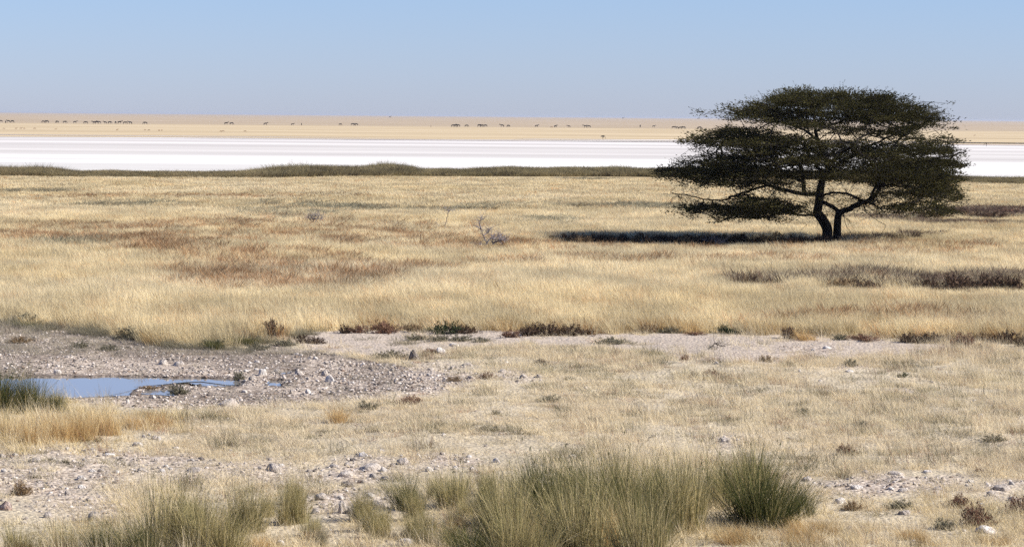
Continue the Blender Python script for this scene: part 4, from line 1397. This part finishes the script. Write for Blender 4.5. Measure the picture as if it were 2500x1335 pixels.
dead_bush('dead_bush', 1245, 605, [[(1244, 604), (1252, 596), (1268, 592)], [(1246, 606), (1256, 602)]],
          'short fallen twig right of the grey dead bush', M_DEAD, .015, 4, 3)
dead_bush('dead_bush', 765, 545, [[(765, 545), (758, 535), (750, 527)], [(766, 545), (764, 534), (760, 526)], [(768, 545), (774, 534), (780, 526)],
          [(764, 545), (768, 534), (770, 525)], [(770, 545), (782, 538), (786, 530)]],
          'pale leafless bush alone in the far left meadow', M_DEAD, .018, 5, 30)
dead_bush('dead_bush', 1745, 598, [[(1740, 600), (1732, 592), (1722, 588)], [(1745, 600), (1746, 590), (1742, 583)], [(1750, 600), (1758, 592), (1768, 590)]],
          'pale grey dead bush in front of the tree shadow', M_DEAD, .02, 6, 22)
dead_bush('dry_twig', 1745, 848, [[(1705, 853), (1722, 848), (1735, 846), (1748, 838), (1762, 836)], [(1735, 846), (1732, 852), (1740, 850)],
          [(1740, 843), (1738, 836), (1745, 832)], [(1748, 838), (1758, 844), (1772, 841)]],
          'dark dry twig lying on the bare strip below the meadow', M_DARKTWIG, .012, 7, 4, 'twig')
dead_bush('dry_twig', 78, 975, [[(75, 974), (80, 966), (85, 960)]], 'pale broken stalk leaning in the rushes at the pool', M_DEAD, .014, 8, 0, 'twig')

# ------------------------------------------------------------------ the acacia
TB = ground_at(2031, 591)                   # foot of the tree
YT = TB[1]
CX = TB[0]
tr_ = np.random.default_rng(5)


def zp(X_, Y_):
    return (1550 + X_ / 2.632, 180 + Y_ / 2.632)


def tp(X_, Y_, dy=0.0):
    u, v = zp(X_, Y_)
    q = at_depth(u, v, YT)
    return np.array([q[0], q[1] + dy, q[2]])


LIMBS = [  # points in the plane of the tree with their own depth; radius at start, radius at end, kind
 ('trunk', [(1232, 1070, 0), (1236, 1000, 0), (1205, 935, .05), (1175, 895, .1), (1182, 850, .1), (1190, 780, .15), (1198, 720, .1)], .20, .145),
 ('trunk', [(1302, 1064, .1), (1302, 990, .1), (1306, 935, .1), (1312, 895, .1)], .155, .13),
 ('limb', [(1198, 720, .1), (1215, 660, .1), (1245, 620, .15), (1235, 560, .2), (1200, 500, .1), (1170, 430, 0), (1160, 370, -.1), (1155, 320, -.1), (1130, 230, -.2)], .14, .03),
 ('limb', [(1245, 620, .1), (1290, 600, .0), (1350, 550, -.2), (1430, 500, -.5), (1540, 440, -.9), (1650, 390, -1.3)], .09, .025),
 ('limb', [(1195, 770, .1), (1080, 765, -.1), (960, 745, -.3), (850, 715, -.5), (780, 690, -.7), (650, 655, -.9), (450, 640, -.8), (250, 615, -.5)], .085, .018),
 ('limb', [(850, 715, -.5), (740, 745, -.5), (640, 782, -.4), (540, 802, -.1), (420, 795, .3), (300, 775, .6), (235, 766, .8)], .045, .010),
 ('limb', [(1090, 765, -.1), (1082, 690, .2), (1080, 620, .5), (1040, 560, .9), (1000, 500, 1.3), (900, 450, 1.6), (700, 420, 1.6), (450, 410, 1.4)], .085, .018),
 ('limb', [(1170, 430, 0), (1110, 380, .4), (1000, 330, .9), (850, 290, 1.2), (650, 240, 1.2)], .05, .016),
 ('limb', [(1160, 370, -.1), (1250, 330, -.4), (1400, 280, -.7), (1600, 230, -.9)], .045, .016),
 ('limb', [(1175, 905, .1), (1130, 905, .0), (1000, 898, -.2), (850, 912, -.5), (650, 920, -.7), (500, 928, -.8)], .05, .012),
 ('limb', [(1312, 895, .1), (1270, 860, .1), (1215, 830, .1), (1192, 800, .1)], .085, .07),
 ('limb', [(1312, 895, .1), (1360, 872, .0), (1420, 850, -.2), (1500, 800, -.5), (1550, 740, -.8), (1600, 680, -1.0), (1700, 620, -1.2), (1850, 565, -1.2), (2000, 530, -1.0), (2110, 500, -.7)], .12, .02),
 ('limb', [(1192, 800, .1), (1220, 780, .1), (1280, 760, .0), (1350, 775, -.2), (1420, 800, -.35), (1495, 822, -.4)], .05, .035),
 ('limb', [(1550, 740, -.8), (1600, 660, -.2), (1640, 560, .6), (1700, 460, 1.2), (1800, 370, 1.6), (1900, 310, 1.6)], .075, .018),
 ('limb', [(1490, 825, -.4), (1560, 848, -.2), (1650, 852, .1), (1800, 872, .4), (1950, 895, .5)], .03, .008),
 ('limb', [(1600, 690, -1.0), (1700, 710, -1.2), (1800, 750, -1.3), (1950, 800, -1.2), (2120, 835, -1.0)], .035, .008),
 ('limb', [(1215, 660, .1), (1230, 640, .9), (1180, 560, 2.0), (1150, 500, 3.0), (1120, 430, 4.0)], .08, .018),
 ('limb', [(1235, 560, .2), (1280, 540, -.9), (1300, 500, -2.0), (1330, 470, -3.1), (1330, 440, -4.0)], .08, .018),
 ('limb', [(1500, 800, -.5), (1560, 720, .8), (1620, 640, 2.0), (1700, 580, 3.0)], .06, .014),
 ('limb', [(1080, 690, .2), (980, 650, -1.2), (900, 600, -2.4), (820, 540, -3.2)], .06, .014),
 ('limb', [(1340, 880, .1), (1345, 920, -.1), (1358, 980, -.2), (1380, 1022, -.3)], .014, .006),
 ('limb', [(1460, 840, -.3), (1480, 890, -.6), (1540, 940, -.9), (1590, 965, -1.0), (1570, 1010, -1.0)], .014, .006),
]
# foliage tiers in photo pixels: cu, cv, half width, half height, weight
PADS = [(1850, 335, 120, 22, .6), (1985, 372, 190, 34, .55), (1900, 425, 130, 16, .6), (2120, 400, 100, 30, .5), (1660, 412, 44, 9, .6), (1880, 455, 110, 14, .3), (1850, 500, 110, 20, .8), (1750, 512, 60, 16, .5), (2180, 497, 110, 18, .45), (2250, 518, 80, 10, .25), (1785, 270, 24, 8, .3), (1955, 222, 34, 10, .5), (2120, 236, 40, 10, .4), (2285, 296, 26, 10, .4), (1675, 425, 62, 9, .9), (1720, 432, 70, 9, .7), (1780, 440, 90, 10, .5), (1830, 455, 80, 12, .3),
        (1790, 420, 110, 12, .6), (1870, 415, 70, 16, .5), (2080, 430, 70, 18, .35), (2200, 440, 70, 20, .6), (2322, 436, 26, 18, .4), (2318, 476, 26, 16, .4), (1690, 505, 40, 9, .3), (1800, 530, 90, 9, .6), (1870, 508, 90, 12, .6), (1960, 522, 50, 8, .3),
        (2030, 243, 140, 24, 1.4), (1915, 262, 110, 24, 1.0), (2160, 268, 110, 26, 1.1), (1832, 283, 66, 18, .55), (2235, 300, 66, 18, .6), (2010, 290, 180, 20, 1.0),
        (1745, 345, 82, 17, .8), (1820, 322, 80, 15, .5), (2115, 318, 130, 16, .7), (2260, 350, 70, 22, .6), (2190, 368, 120, 22, .9), (1900, 352, 90, 15, .35),
        (1700, 414, 84, 12, .85), (1800, 400, 100, 20, .9), (1780, 380, 80, 12, .4), (2240, 412, 110, 32, 1.3), (2312, 395, 40, 18, .5), (2290, 455, 52, 30, 1.0), (2160, 420, 90, 18, .6),
        (1900, 385, 90, 18, .5), (2010, 352, 90, 14, .35), (2010, 400, 120, 22, .45), (1960, 430, 90, 10, .2), (2150, 450, 60, 10, .2),
        (1745, 512, 50, 14, .5), (1830, 520, 80, 14, .7), (1930, 515, 70, 12, .4), (1680, 478, 40, 6, .18), (1740, 490, 40, 6, .2), (1850, 495, 90, 8, .25),
        (2230, 470, 80, 18, .4), (2190, 512, 90, 9, .28), (2280, 505, 40, 12, .22), (2290, 480, 60, 14, .4), (1960, 490, 40, 10, .15), (2090, 470, 40, 20, .08)]
wts = np.array([p_[2] * p_[3] * p_[4] for p_ in PADS]); wts /= wts.sum()
px_m = YT / F
cl = []
NCL = 1000
for k in range(NCL):
    p_ = PADS[tr_.choice(len(PADS), p=wts)]
    a = tr_.random() * 6.283; r = math.sqrt(tr_.random())
    u = p_[0] + math.cos(a) * r * p_[2] * .98; v = p_[1] + math.sin(a) * r * p_[3] * .85
    q = at_depth(u, v, YT)
    dx = (q[0] - (CX - .6)); Rt = 6.1 if v > 330 else 6.1 - (330 - v) / 130 * 2.9
    dep = math.sqrt(max(Rt * Rt - dx * dx, .35))
    # rounded tiers: the edge of each tier hangs lower, so the far and near rims do not stick out above
    t_ = tr_.uniform(-1, 1)
    q[1] += t_ * dep * .72
    q[2] += -.10 * t_ * t_ if v < 470 else 0
    cl.append(q)
cl = np.array(cl)
nodes = []
cid = []
for k, c in enumerate(cl):
    m = int(tr_.integers(4, 14)); q_ = .6 + .9 * tr_.random()
    o = tr_.normal(0, 1, (m, 3)) * np.array([.40, .40, .066]) * q_
    nodes.append(c + o); cid += [k] * m
nodes = np.concatenate(nodes)
un_, _ = pix(nodes[:, 0], nodes[:, 1], nodes[:, 2])
kp_ = (un_ > 1606) & (un_ < 2362 - abs(tr_.normal(0, 26, len(un_))))
nodes = nodes[kp_]; cid = list(np.array(cid)[kp_])
# scaffold nodes inside the crown for the branches to run along
scaf = []
for k in range(650):
    c = cl[tr_.integers(NCL)]
    t = tr_.random() ** .7
    b = np.array([CX - .1, YT, 1.6 + 1.6 * tr_.random()])
    q = b + (c - b) * t
    q[2] = b[2] + (c[2] - b[2]) * t ** .75 + tr_.normal(0, .08); q[0] += tr_.normal(0, .12); q[1] += tr_.normal(0, .12)
    scaf.append(q)
scaf = np.array(scaf)
# limb nodes (already connected)
limb_paths = []
for kind, pts, r0, r1 in LIMBS:
    pts3 = np.array([tp(*p_) for p_ in pts])
    t = np.linspace(0, len(pts3) - 1, (len(pts3) - 1) * 5 + 1)
    # Catmull-Rom smoothing
    ext = np.vstack([2 * pts3[0] - pts3[1], pts3, 2 * pts3[-1] - pts3[-2]])
    sm = []
    for tt in t:
        i = min(int(tt), len(pts3) - 2); f = tt - i
        a_, b_c, c_c, d_ = ext[i], ext[i + 1], ext[i + 2], ext[i + 3]
        sm.append(.5 * ((2 * b_c) + (-a_ + c_c) * f + (2 * a_ - 5 * b_c + 4 * c_c - d_) * f * f + (-a_ + 3 * b_c - 3 * c_c + d_) * f ** 3))
    sm = np.array(sm)
    if kind == 'limb':
        wob = np.stack([np.convolve(tr_.normal(0, .035, len(sm) + 4), np.ones(5) / 5 * 1.6, 'valid') for _ in range(3)], -1)
        wob[0] = 0; wob[-1] = 0
        sm += wob
    rr = np.linspace(r0, r1, len(sm))
    if kind == 'trunk':
        rr[:3] *= [1.22, 1.1, 1.03]
        sm[0, 2] = -.05
    limb_paths.append((kind, sm, rr))
LN = np.concatenate([s for k, s, r in limb_paths if k == 'limb'])
LR = np.concatenate([r for k, s, r in limb_paths if k == 'limb'])
sel = LN[:, 2] > .9
LN, LR = LN[sel], LR[sel]
# grow: cheapest link to the structure, preferring short ways back to a limb (Prim/Dijkstra blend)
PTS = np.concatenate([scaf, nodes]); NP = len(PTS)
cost = np.full(NP, 1e9); par = np.full(NP, -1); plen = np.zeros(NP)
ALPHA = .35
AN = np.array([1, 1, 2.1])
for i in range(NP):
    d = np.linalg.norm((LN - PTS[i]) * AN, axis=1)
    j = int(np.argmin(d)); cost[i] = d[j]; par[i] = -(j + 1); plen[i] = d[j]
done = np.zeros(NP, bool); order = []
for _ in range(NP):
    i = int(np.argmin(np.where(done, 1e9, cost)))
    done[i] = True; order.append(i)
    d = np.linalg.norm((PTS - PTS[i]) * AN, axis=1)
    c2 = d + ALPHA * plen[i]
    up = (~done) & (c2 < cost)
    cost[up] = c2[up]; par[up] = i + 1; plen[up] = plen[i] + d[up]
cnt_ = np.ones(NP)
cnt_[:len(scaf)] = .2
kids = {}
for i in reversed(order):
    if par[i] > 0: cnt_[par[i] - 1] += cnt_[i]
    kids.setdefault(int(par[i]), []).append(i)
rad = np.clip(.0055 * cnt_ ** .46, .005, .075)
twigs = Pile(); boughs = Pile()


def chain(start_pt, start_r, i):
    path = [start_pt, PTS[i]]; rr = [min(start_r, rad[i] * 1.15), rad[i]]
    cur = i
    while True:
        ch = kids.get(cur + 1, [])
        if not ch: break
        ch = sorted(ch, key=lambda c: -cnt_[c])
        for c in ch[1:]: stack.append((PTS[cur], rad[cur], c))
        cur = ch[0]; path.append(PTS[cur]); rr.append(rad[cur])
    P_ = np.array(path); r_n = np.array(rr)
    # resample with small crooks
    seg = np.linalg.norm(np.diff(P_, axis=0), axis=1)
    t = [0.0]
    for k, L in enumerate(seg):
        m = max(1, int(L / .28))
        t += list(k + (np.arange(m) + 1) / m)
    t = np.array(t); ax = np.arange(len(P_))
    Q = np.stack([np.interp(t, ax, P_[:, k]) for k in range(3)], -1)
    j = tr_.normal(0, .03, Q.shape); j[0] = 0; Q = Q + j
    r_i = np.interp(t, ax, r_n)
    big = r_i.max() > .022
    V, a, q = tube(Q, r_i, 6 if big else 3)
    (boughs if big else twigs).add(V, a, q)


stack = []
for key in [k for k in kids if k < 0]:
    for c in kids[key]:
        stack.append((LN[-key - 1], LR[-key - 1], c))
while stack:
    a_, b_r, c_i = stack.pop()
    chain(a_, b_r, c_i)
# bare hanging twigs below the crown and fine sprigs that break the outline
def spray(origin, d, L, r, n, pile, sag=.0):
    tt = np.linspace(0, 1, 5)[:, None]
    pth = origin + d * L * tt + np.array([0, 0, -sag]) * tt ** 2 + tr_.normal(0, .02 * L, (5, 3)) * tt
    V, a, q = tube(pth, np.linspace(r, r * .35, 5), 3); pile.add(V, a, q)
    for _ in range(n):
        k = tr_.integers(1, 5); d2 = d + tr_.normal(0, .6, 3); d2 /= np.linalg.norm(d2)
        tq = np.linspace(0, 1, 3)[:, None]; L2 = L * tr_.uniform(.25, .6)
        V, a, q = tube(pth[k] + d2 * L2 * tq + tr_.normal(0, .012, (3, 3)) * tq, np.linspace(r * .6, r * .25, 3), 3); pile.add(V, a, q)


lowN = LN[(LN[:, 2] < 3.0)]
for _ in range(420):
    o_ = lowN[tr_.integers(len(lowN))]
    a = tr_.random() * 6.283
    d = np.array([math.cos(a), math.sin(a), tr_.uniform(-.7, .8)]); d /= np.linalg.norm(d)
    spray(o_, d, tr_.uniform(.3, .9), .008, 5, twigs, sag=.1)
# leaves
def leaf_cloud(centers, per, sx, sz, L0, L1, up=.3):
    n = len(centers) * per
    c = np.repeat(centers, per, 0) + tr_.normal(0, 1, (n, 3)) * np.array([sx, sx, sz])
    hub = np.array([CX, YT, 2.3])
    d = (c - hub); d[:, 2] *= .55; d /= np.linalg.norm(d, axis=1)[:, None]
    d = d + tr_.normal(0, .55, (n, 3)); d[:, 2] = d[:, 2] * .6 + up * tr_.random(n); d /= np.linalg.norm(d, axis=1)[:, None]
    e = np.cross(d, tr_.normal(0, 1, (n, 3))); e /= np.linalg.norm(e, axis=1)[:, None]
    L = (L0 + (L1 - L0) * tr_.random(n))[:, None]; Wd = L * .30
    V = np.stack([c, c + d * L * .45 + e * Wd * .5, c + d * L, c + d * L * .45 - e * Wd * .5], 1)
    return V.reshape(-1, 3), np.arange(n * 4).reshape(-1, 4), n


leafP = Pile()
dens_c = tr_.random(NCL) * .8 + .6
V, q, n = leaf_cloud(nodes, 27, .15, .042, .05, .13)
base_t = np.repeat(np.repeat(tr_.random(NCL)[np.array(cid)], 27), 4)
tn = np.clip(.15 + .55 * np.repeat(tr_.random(n), 4) + .3 * base_t, 0, 1)
leafP.add(V, None, q, tn)
# outline sprigs: clusters on the rim and top
topk = nodes[tr_.choice(len(nodes), 900, replace=False)]
for o_ in topk:
    d = (o_ - np.array([CX, YT, 2.6])); d[2] = abs(d[2]) * .5 + .35; d /= np.linalg.norm(d)
    L = tr_.uniform(.18, .55)
    d = d + tr_.normal(0, .25, 3); d /= np.linalg.norm(d)
    tt = np.linspace(0, 1, 3)[:, None]
    V, a, q = tube(o_ + d * L * tt, np.array([.006, .004, .002]), 3); twigs.add(V, a, q)
    k = 9
    c = o_ + d * L * np.linspace(.35, 1, k)[:, None]
    V, q, n = leaf_cloud(c, 1, .015, .015, .04, .08, .5)
    leafP.add(V, None, q, .3 + .5 * tr_.random())

origin = Vector((float(CX), float(YT), 0.0))
tree = bpy.data.objects.new('acacia_tree', None); COL.objects.link(tree); tree.location = origin
tag(tree, 'dark flat topped acacia tree with twin trunks standing in the dry meadow', 'tree')


def tree_part(name, pile_or_arrays, mat, smooth_=True):
    me = pile_or_arrays.mesh(name, mat, smooth_)
    co = np.empty(len(me.vertices) * 3); me.vertices.foreach_get('co', co)
    co = co.reshape(-1, 3) - np.array(origin); me.vertices.foreach_set('co', co.ravel().astype(np.float32)); me.update()
    return link(name, me, parent=tree)


for kind, sm, rr in limb_paths:
    P_ = Pile(); V, a, q = tube(sm, rr, 10 if kind == 'trunk' else 7)
    lump = 1 + .10 * (vnoise(V[:, 2] * 6 + V[:, 0] * 9, V[:, 1] * 8, 3) - .5)
    ctr = np.repeat(sm, 10 if kind == 'trunk' else 7, 0)
    V[:-1] = ctr + (V[:-1] - ctr) * lump[:-1, None]
    P_.add(V, a, q)
    tree_part(kind, P_, M_BARK)
tree_part('boughs', boughs, M_BARK)
tree_part('twigs', twigs, M_BARK, False)
tree_part('crown', leafP, M_LEAF, False)

# ------------------------------------------------------------------ animals on the far plain
def skin_body(edges, radii, verts, sub=1):
    me = bpy.data.meshes.new('body'); me.from_pydata(verts, edges, [])
    o = bpy.data.objects.new('body', me); COL.objects.link(o)
    md = o.modifiers.new('skin', 'SKIN')
    sv = me.skin_vertices[0].data
    for i, r in enumerate(radii):
        sv[i].radius = (r, r) if not hasattr(r, '__len__') else r
        sv[i].use_root = (i == 0)
    if sub:
        m2 = o.modifiers.new('sub', 'SUBSURF'); m2.levels = sub; m2.render_levels = sub
    dg = bpy.context.evaluated_depsgraph_get()
    out = bpy.data.meshes.new_from_object(o.evaluated_get(dg))
    bpy.data.objects.remove(o); bpy.data.meshes.remove(me)
    out.polygons.foreach_set('use_smooth', np.ones(len(out.polygons), bool))
    return out


def flat_mat(name, c):
    m, nt, b = new_mat(name, .9)
    nz = N(nt, 'ShaderNodeTexNoise'); nz.inputs['Scale'].default_value = 6
    tc = N(nt, 'ShaderNodeTexCoord'); nt.links.new(tc.outputs['Object'], nz.inputs['Vector'])
    nt.links.new(ramp(nt, nz.outputs['Fac'], [(.35, tuple(k * .8 for k in c)), (.65, tuple(k * 1.2 for k in c))]), b.inputs['Base Color'])
    return m


M_GNU = flat_mat('wildebeest_hide', (.022, .018, .018)); M_BUCK = flat_mat('springbok_hide', (.20, .12, .07)); M_OST = flat_mat('ostrich_plumage', (.012, .010, .010))


def quadruped(grazing, s=1.0, neck_r=.13, body_r=.26, hump=.08, horn=True, mat=None, slim=1.0, stride=0.0):
    # length along X, pelvis first; a wildebeest: high shoulder, sloping back, long face
    V = [(-.62, 0, 1.02), (-.30, 0, 1.00), (.10, 0, 1.02), (.48, 0, 1.10 + hump), (.72, 0, 1.16)]
    if grazing:
        V += [(.98, 0, .86), (1.14, 0, .52), (1.20, 0, .34), (1.24, 0, .12)]
    else:
        V += [(.96, 0, 1.30), (1.14, 0, 1.40), (1.30, 0, 1.24), (1.44, 0, .98)]
    E = [(i, i + 1) for i in range(8)]
    br = body_r
    R = [br * .85, br * .98, br * 1.02, br * 1.05, br * .62, neck_r, neck_r * .85, neck_r * .72, neck_r * .45]
    legs = []
    for y in (-.13, .13):
        n = len(V); st = stride * (1 if y > 0 else -1)
        V += [(-.60, y, .74), (-.52 + st * .4, y * 1.1, .56), (-.70 + st * .7, y * 1.1, .32), (-.64 + st, y * 1.1, .03)]
        E += [(0, n), (n, n + 1), (n + 1, n + 2), (n + 2, n + 3)]; R += [.12 * slim, .085 * slim, .045 * slim, .04 * slim]
        n = len(V)
        V += [(.46, y, .76), (.46 - st * .4, y * 1.1, .44), (.46 - st, y * 1.1, .03)]
        E += [(3, n), (n, n + 1), (n + 1, n + 2)]; R += [.10 * slim, .05 * slim, .04 * slim]
    n = len(V)
    V += [(-.84, 0, .98), (-.90, 0, .62), (-.92, 0, .36)]; E += [(0, n), (n, n + 1), (n + 1, n + 2)]; R += [.035, .03, .05]
    if horn:
        hx, hz = V[6][0], V[6][2]
        for y in (-1, 1):
            n = len(V)
            V += [(hx, y * .12, hz + .10), (hx, y * .26, hz + .12), (hx + .02, y * .24, hz + .30)]
            E += [(6, n), (n, n + 1), (n + 1, n + 2)]; R += [.035, .028, .012]
    me = skin_body(E, [r * s for r in R], [tuple(c * s for c in v) for v in V])
    me.materials.clear(); me.materials.append(mat)
    return me


GNU = [quadruped(True, mat=M_GNU), quadruped(False, mat=M_GNU, stride=.1), quadruped(True, mat=M_GNU, stride=.16)]
BUCK = [quadruped(False, .60, neck_r=.10, body_r=.20, hump=-.02, mat=M_BUCK, slim=.7), quadruped(True, .60, neck_r=.10, body_r=.20, hump=-.02, mat=M_BUCK, slim=.7)]


def bird_body(pose):
    V = [(-.30, 0, 1.15), (0, 0, 1.20), (.32, 0, 1.18)]
    E = [(0, 1), (1, 2)]; R = [(.24, .20), (.36, .32), (.24, .22)]
    if pose == 'feeding':
        V += [(.55, 0, 1.15), (.72, 0, .80), (.82, 0, .40), (.92, 0, .28)]
    else:
        V += [(.46, 0, 1.35), (.50, 0, 1.75), (.54, 0, 2.05), (.66, 0, 2.08)]
    E += [(2, 3), (3, 4), (4, 5), (5, 6)]; R += [(.08, .08), (.05, .05), (.05, .05), (.03, .03)]
    n = len(V); V += [(-.56, 0, 1.08), (-.78, 0, .95)]; E += [(0, n), (n, n + 1)]; R += [(.17, .12), (.08, .06)]
    for y in (-.12, .12):
        n = len(V); V += [(.02, y, .85), (-.06, y, .45), (.02, y, .05), (.14, y, .02)]
        E += [(1, n), (n, n + 1), (n + 1, n + 2), (n + 2, n + 3)]; R += [(.10, .10), (.04, .04), (.03, .03), (.03, .03)]
    me = skin_body(E, R, V)
    me.materials.clear(); me.materials.append(M_OST)
    return me


OST = bird_body('feeding')
ag = np.random.default_rng(123)
WILD = [(2, 299.5, 'at the left edge of the picture'), (14, 301.5, 'second from the left edge, thin and end on'), (21, 300.3, 'third from the left edge'), (31, 300.5, 'fourth from the left edge'),
        (107, 301.2, 'left one of the close pair near the left'), (115, 301.2, 'right one of the close pair near the left'),
        (140, 301.6, 'alone, thin and end on, after the left pair'), (158, 302, 'first of two spaced singles left of the herd'), (183, 302, 'second of two spaced singles left of the herd'),
        (210, 303.5, 'single just before the crowded group'), (230, 303.4, 'leftmost of the crowded group'), (236, 303.0, 'second in the crowded group'), (242, 302.8, 'third in the crowded group'),
        (257, 303, 'first after the crowded group'), (267.5, 303.3, 'second after the crowded group'), (282, 303.1, 'thin end on one before the three big ones'),
        (292, 303.2, 'left of the three big ones'), (305, 304, 'middle of the three big ones'), (318, 304.2, 'biggest, right of the three big ones'), (355, 304.8, 'alone right of the big three'),
        (552, 305.5, 'left of the pair above the left pan middle'), (565, 305.5, 'right of the pair above the left pan middle'), (648, 306.6, 'alone between the pair and the thin ones'),
        (714, 307, 'small dark one left of the thin one'), (736, 307.2, 'thin end on one right of the small dark one'), (830.5, 307, 'faint one before the next pair'),
        (861, 307.6, 'dark left one of the pair left of centre'), (870, 307.6, 'paler right one of the pair left of centre'),
        (1106, 311, 'leftmost of the row of three at the centre'), (1112, 311, 'middle of the row of three at the centre'), (1119, 310.8, 'rightmost of the row of three at the centre'),
        (1138.5, 311, 'just right of the row of three'), (1170, 310.6, 'left of the trio right of centre'), (1176, 311, 'middle of the trio right of centre'), (1186, 310.6, 'right of the trio right of centre'),
        (1226, 311.2, 'left of two spaced ones right of the trio'), (1242, 311.4, 'right of two spaced ones right of the trio'), (1310, 311.6, 'walking one midway to the tree'),
        (1356, 312.4, 'thin end on one midway to the tree'), (1389, 312.2, 'small one left of the joined pair'), (1429, 312.6, 'left of the joined pair before the ostrich'), (1438, 312.6, 'right of the joined pair before the ostrich'),
        (1563, 311.6, 'thin end on one past the ostrich'), (1596, 311.8, 'small one past the ostrich'), (1644, 315, 'single left of the last cluster'),
        (1654, 315.6, 'left of the last cluster by the tree'), (1660.5, 316, 'middle of the last cluster by the tree'), (1668, 316, 'right of the last cluster by the tree'),
        (1707, 316, 'closest to the crown of the tree')]
for i, (u, v, lab) in enumerate(WILD):
    p = ground_at(u, v, .05)
    thin = 'end on' in lab
    small = 'small' in lab or 'faint' in lab
    me = GNU[int(ag.integers(3))]
    s = .84 * (1.12 if 'big' in lab else 1) * (.8 if small else 1) * ag.uniform(.95, 1.08) * p[1] / 1180
    rz = (ag.choice([1, -1]) * math.pi / 2 if thin else ag.choice([0, math.pi])) + ag.normal(0, .3)
    o = link('wildebeest', me, loc=p, rz=float(rz), scale=float(s))
    tag(o, 'dark wildebeest on the far plain, ' + lab, 'wildebeest', 'wildebeest herd on the far plain')
BUCKS = [(10, 316.5, 'leftmost'), (39, 316.5, 'second from the left'), (51, 316.6, 'darker one third from the left'), (85, 316.6, 'fifth, alone in a wide gap'), (59, 316.4, 'faint one touching the third'),
         (136, 317.5, 'reddish one'), (286, 319.5, 'alone below the three big wildebeest'), (354, 319.5, 'upright one below the single wildebeest'), (364, 320.2, 'low one beside the upright one'),
         (388, 321, 'left of the last left pair'), (395, 320.7, 'right of the last left pair'), (539.5, 323, 'left of the tiny pair'), (544, 323, 'right of the tiny pair'), (598, 323.6, 'last one to the right'),
         (1347, 313, 'tiny one under the wildebeest line'), (1052, 311, 'tiny one left of the row of three wildebeest'), (2379, 333, 'lone speck right of the tree')]
for (u, v, lab) in BUCKS:
    p = ground_at(u, v, .05)
    o = link('springbok', BUCK[int(ag.integers(2))], loc=p, rz=float(ag.choice([.3, math.pi + .3, 1.2]) + ag.normal(0, .3)), scale=float(.66 * ag.uniform(.85, 1.1) * p[1] / 900))
    tag(o, 'small brown springbok on the far plain, ' + lab, 'springbok', 'springbok on the far plain')
for (u, v, h, lab) in ((952, 288, 1.6, 'tiny dark speck of a wildebeest standing on the skyline left of centre'), (1521, 291, 1.5, 'tiny dark speck of a wildebeest standing on the skyline near the tree')):
    p = ground_at(u, v, .05)
    tag(link('wildebeest', GNU[1], loc=p, rz=.6, scale=float(h * p[1] / 5000 * 1.4)), lab, 'wildebeest', 'wildebeest on the skyline')
for (u, v, lab) in ((1472, 341.5, 'black ostrich feeding on the far shore of the pan, middle distance'), (2408, 358, 'black ostrich bent low on the far shore right of the tree')):
    p = ground_at(u, v, .05)
    o = link('ostrich', OST, loc=p, rz=math.pi if u > 2000 else 0.2, scale=.62 if u < 2000 else .5)
    tag(o, lab, 'ostrich', 'ostriches at the pan')

# ------------------------------------------------------------------ air
hz_ = 24000.0
hv = [(-hz_, -200, -1), (hz_, -200, -1), (hz_, 44500, -1), (-hz_, 44500, -1), (-hz_, -200, 7.5), (hz_, -200, 7.5), (hz_, 44500, 7.5), (-hz_, 44500, 7.5)]
hf = [(3, 2, 1, 0), (4, 5, 6, 7), (0, 1, 5, 4), (1, 2, 6, 5), (2, 3, 7, 6), (3, 0, 4, 7)]
hm = bpy.data.materials.new('haze_air'); hm.use_nodes = True
hn = hm.node_tree; hn.nodes.clear()
ho = N(hn, 'ShaderNodeOutputMaterial'); pv = N(hn, 'ShaderNodeVolumePrincipled')
pv.inputs['Color'].default_value = (.74, .78, .86, 1); pv.inputs['Density'].default_value = .00005; pv.inputs['Anisotropy'].default_value = .2
hn.links.new(pv.outputs[0], ho.inputs['Volume'])
hme = raw_mesh('haze', hv, faces=hf, mat=hm)
HAZE = tag(link('haze', hme), None, kind='stuff')
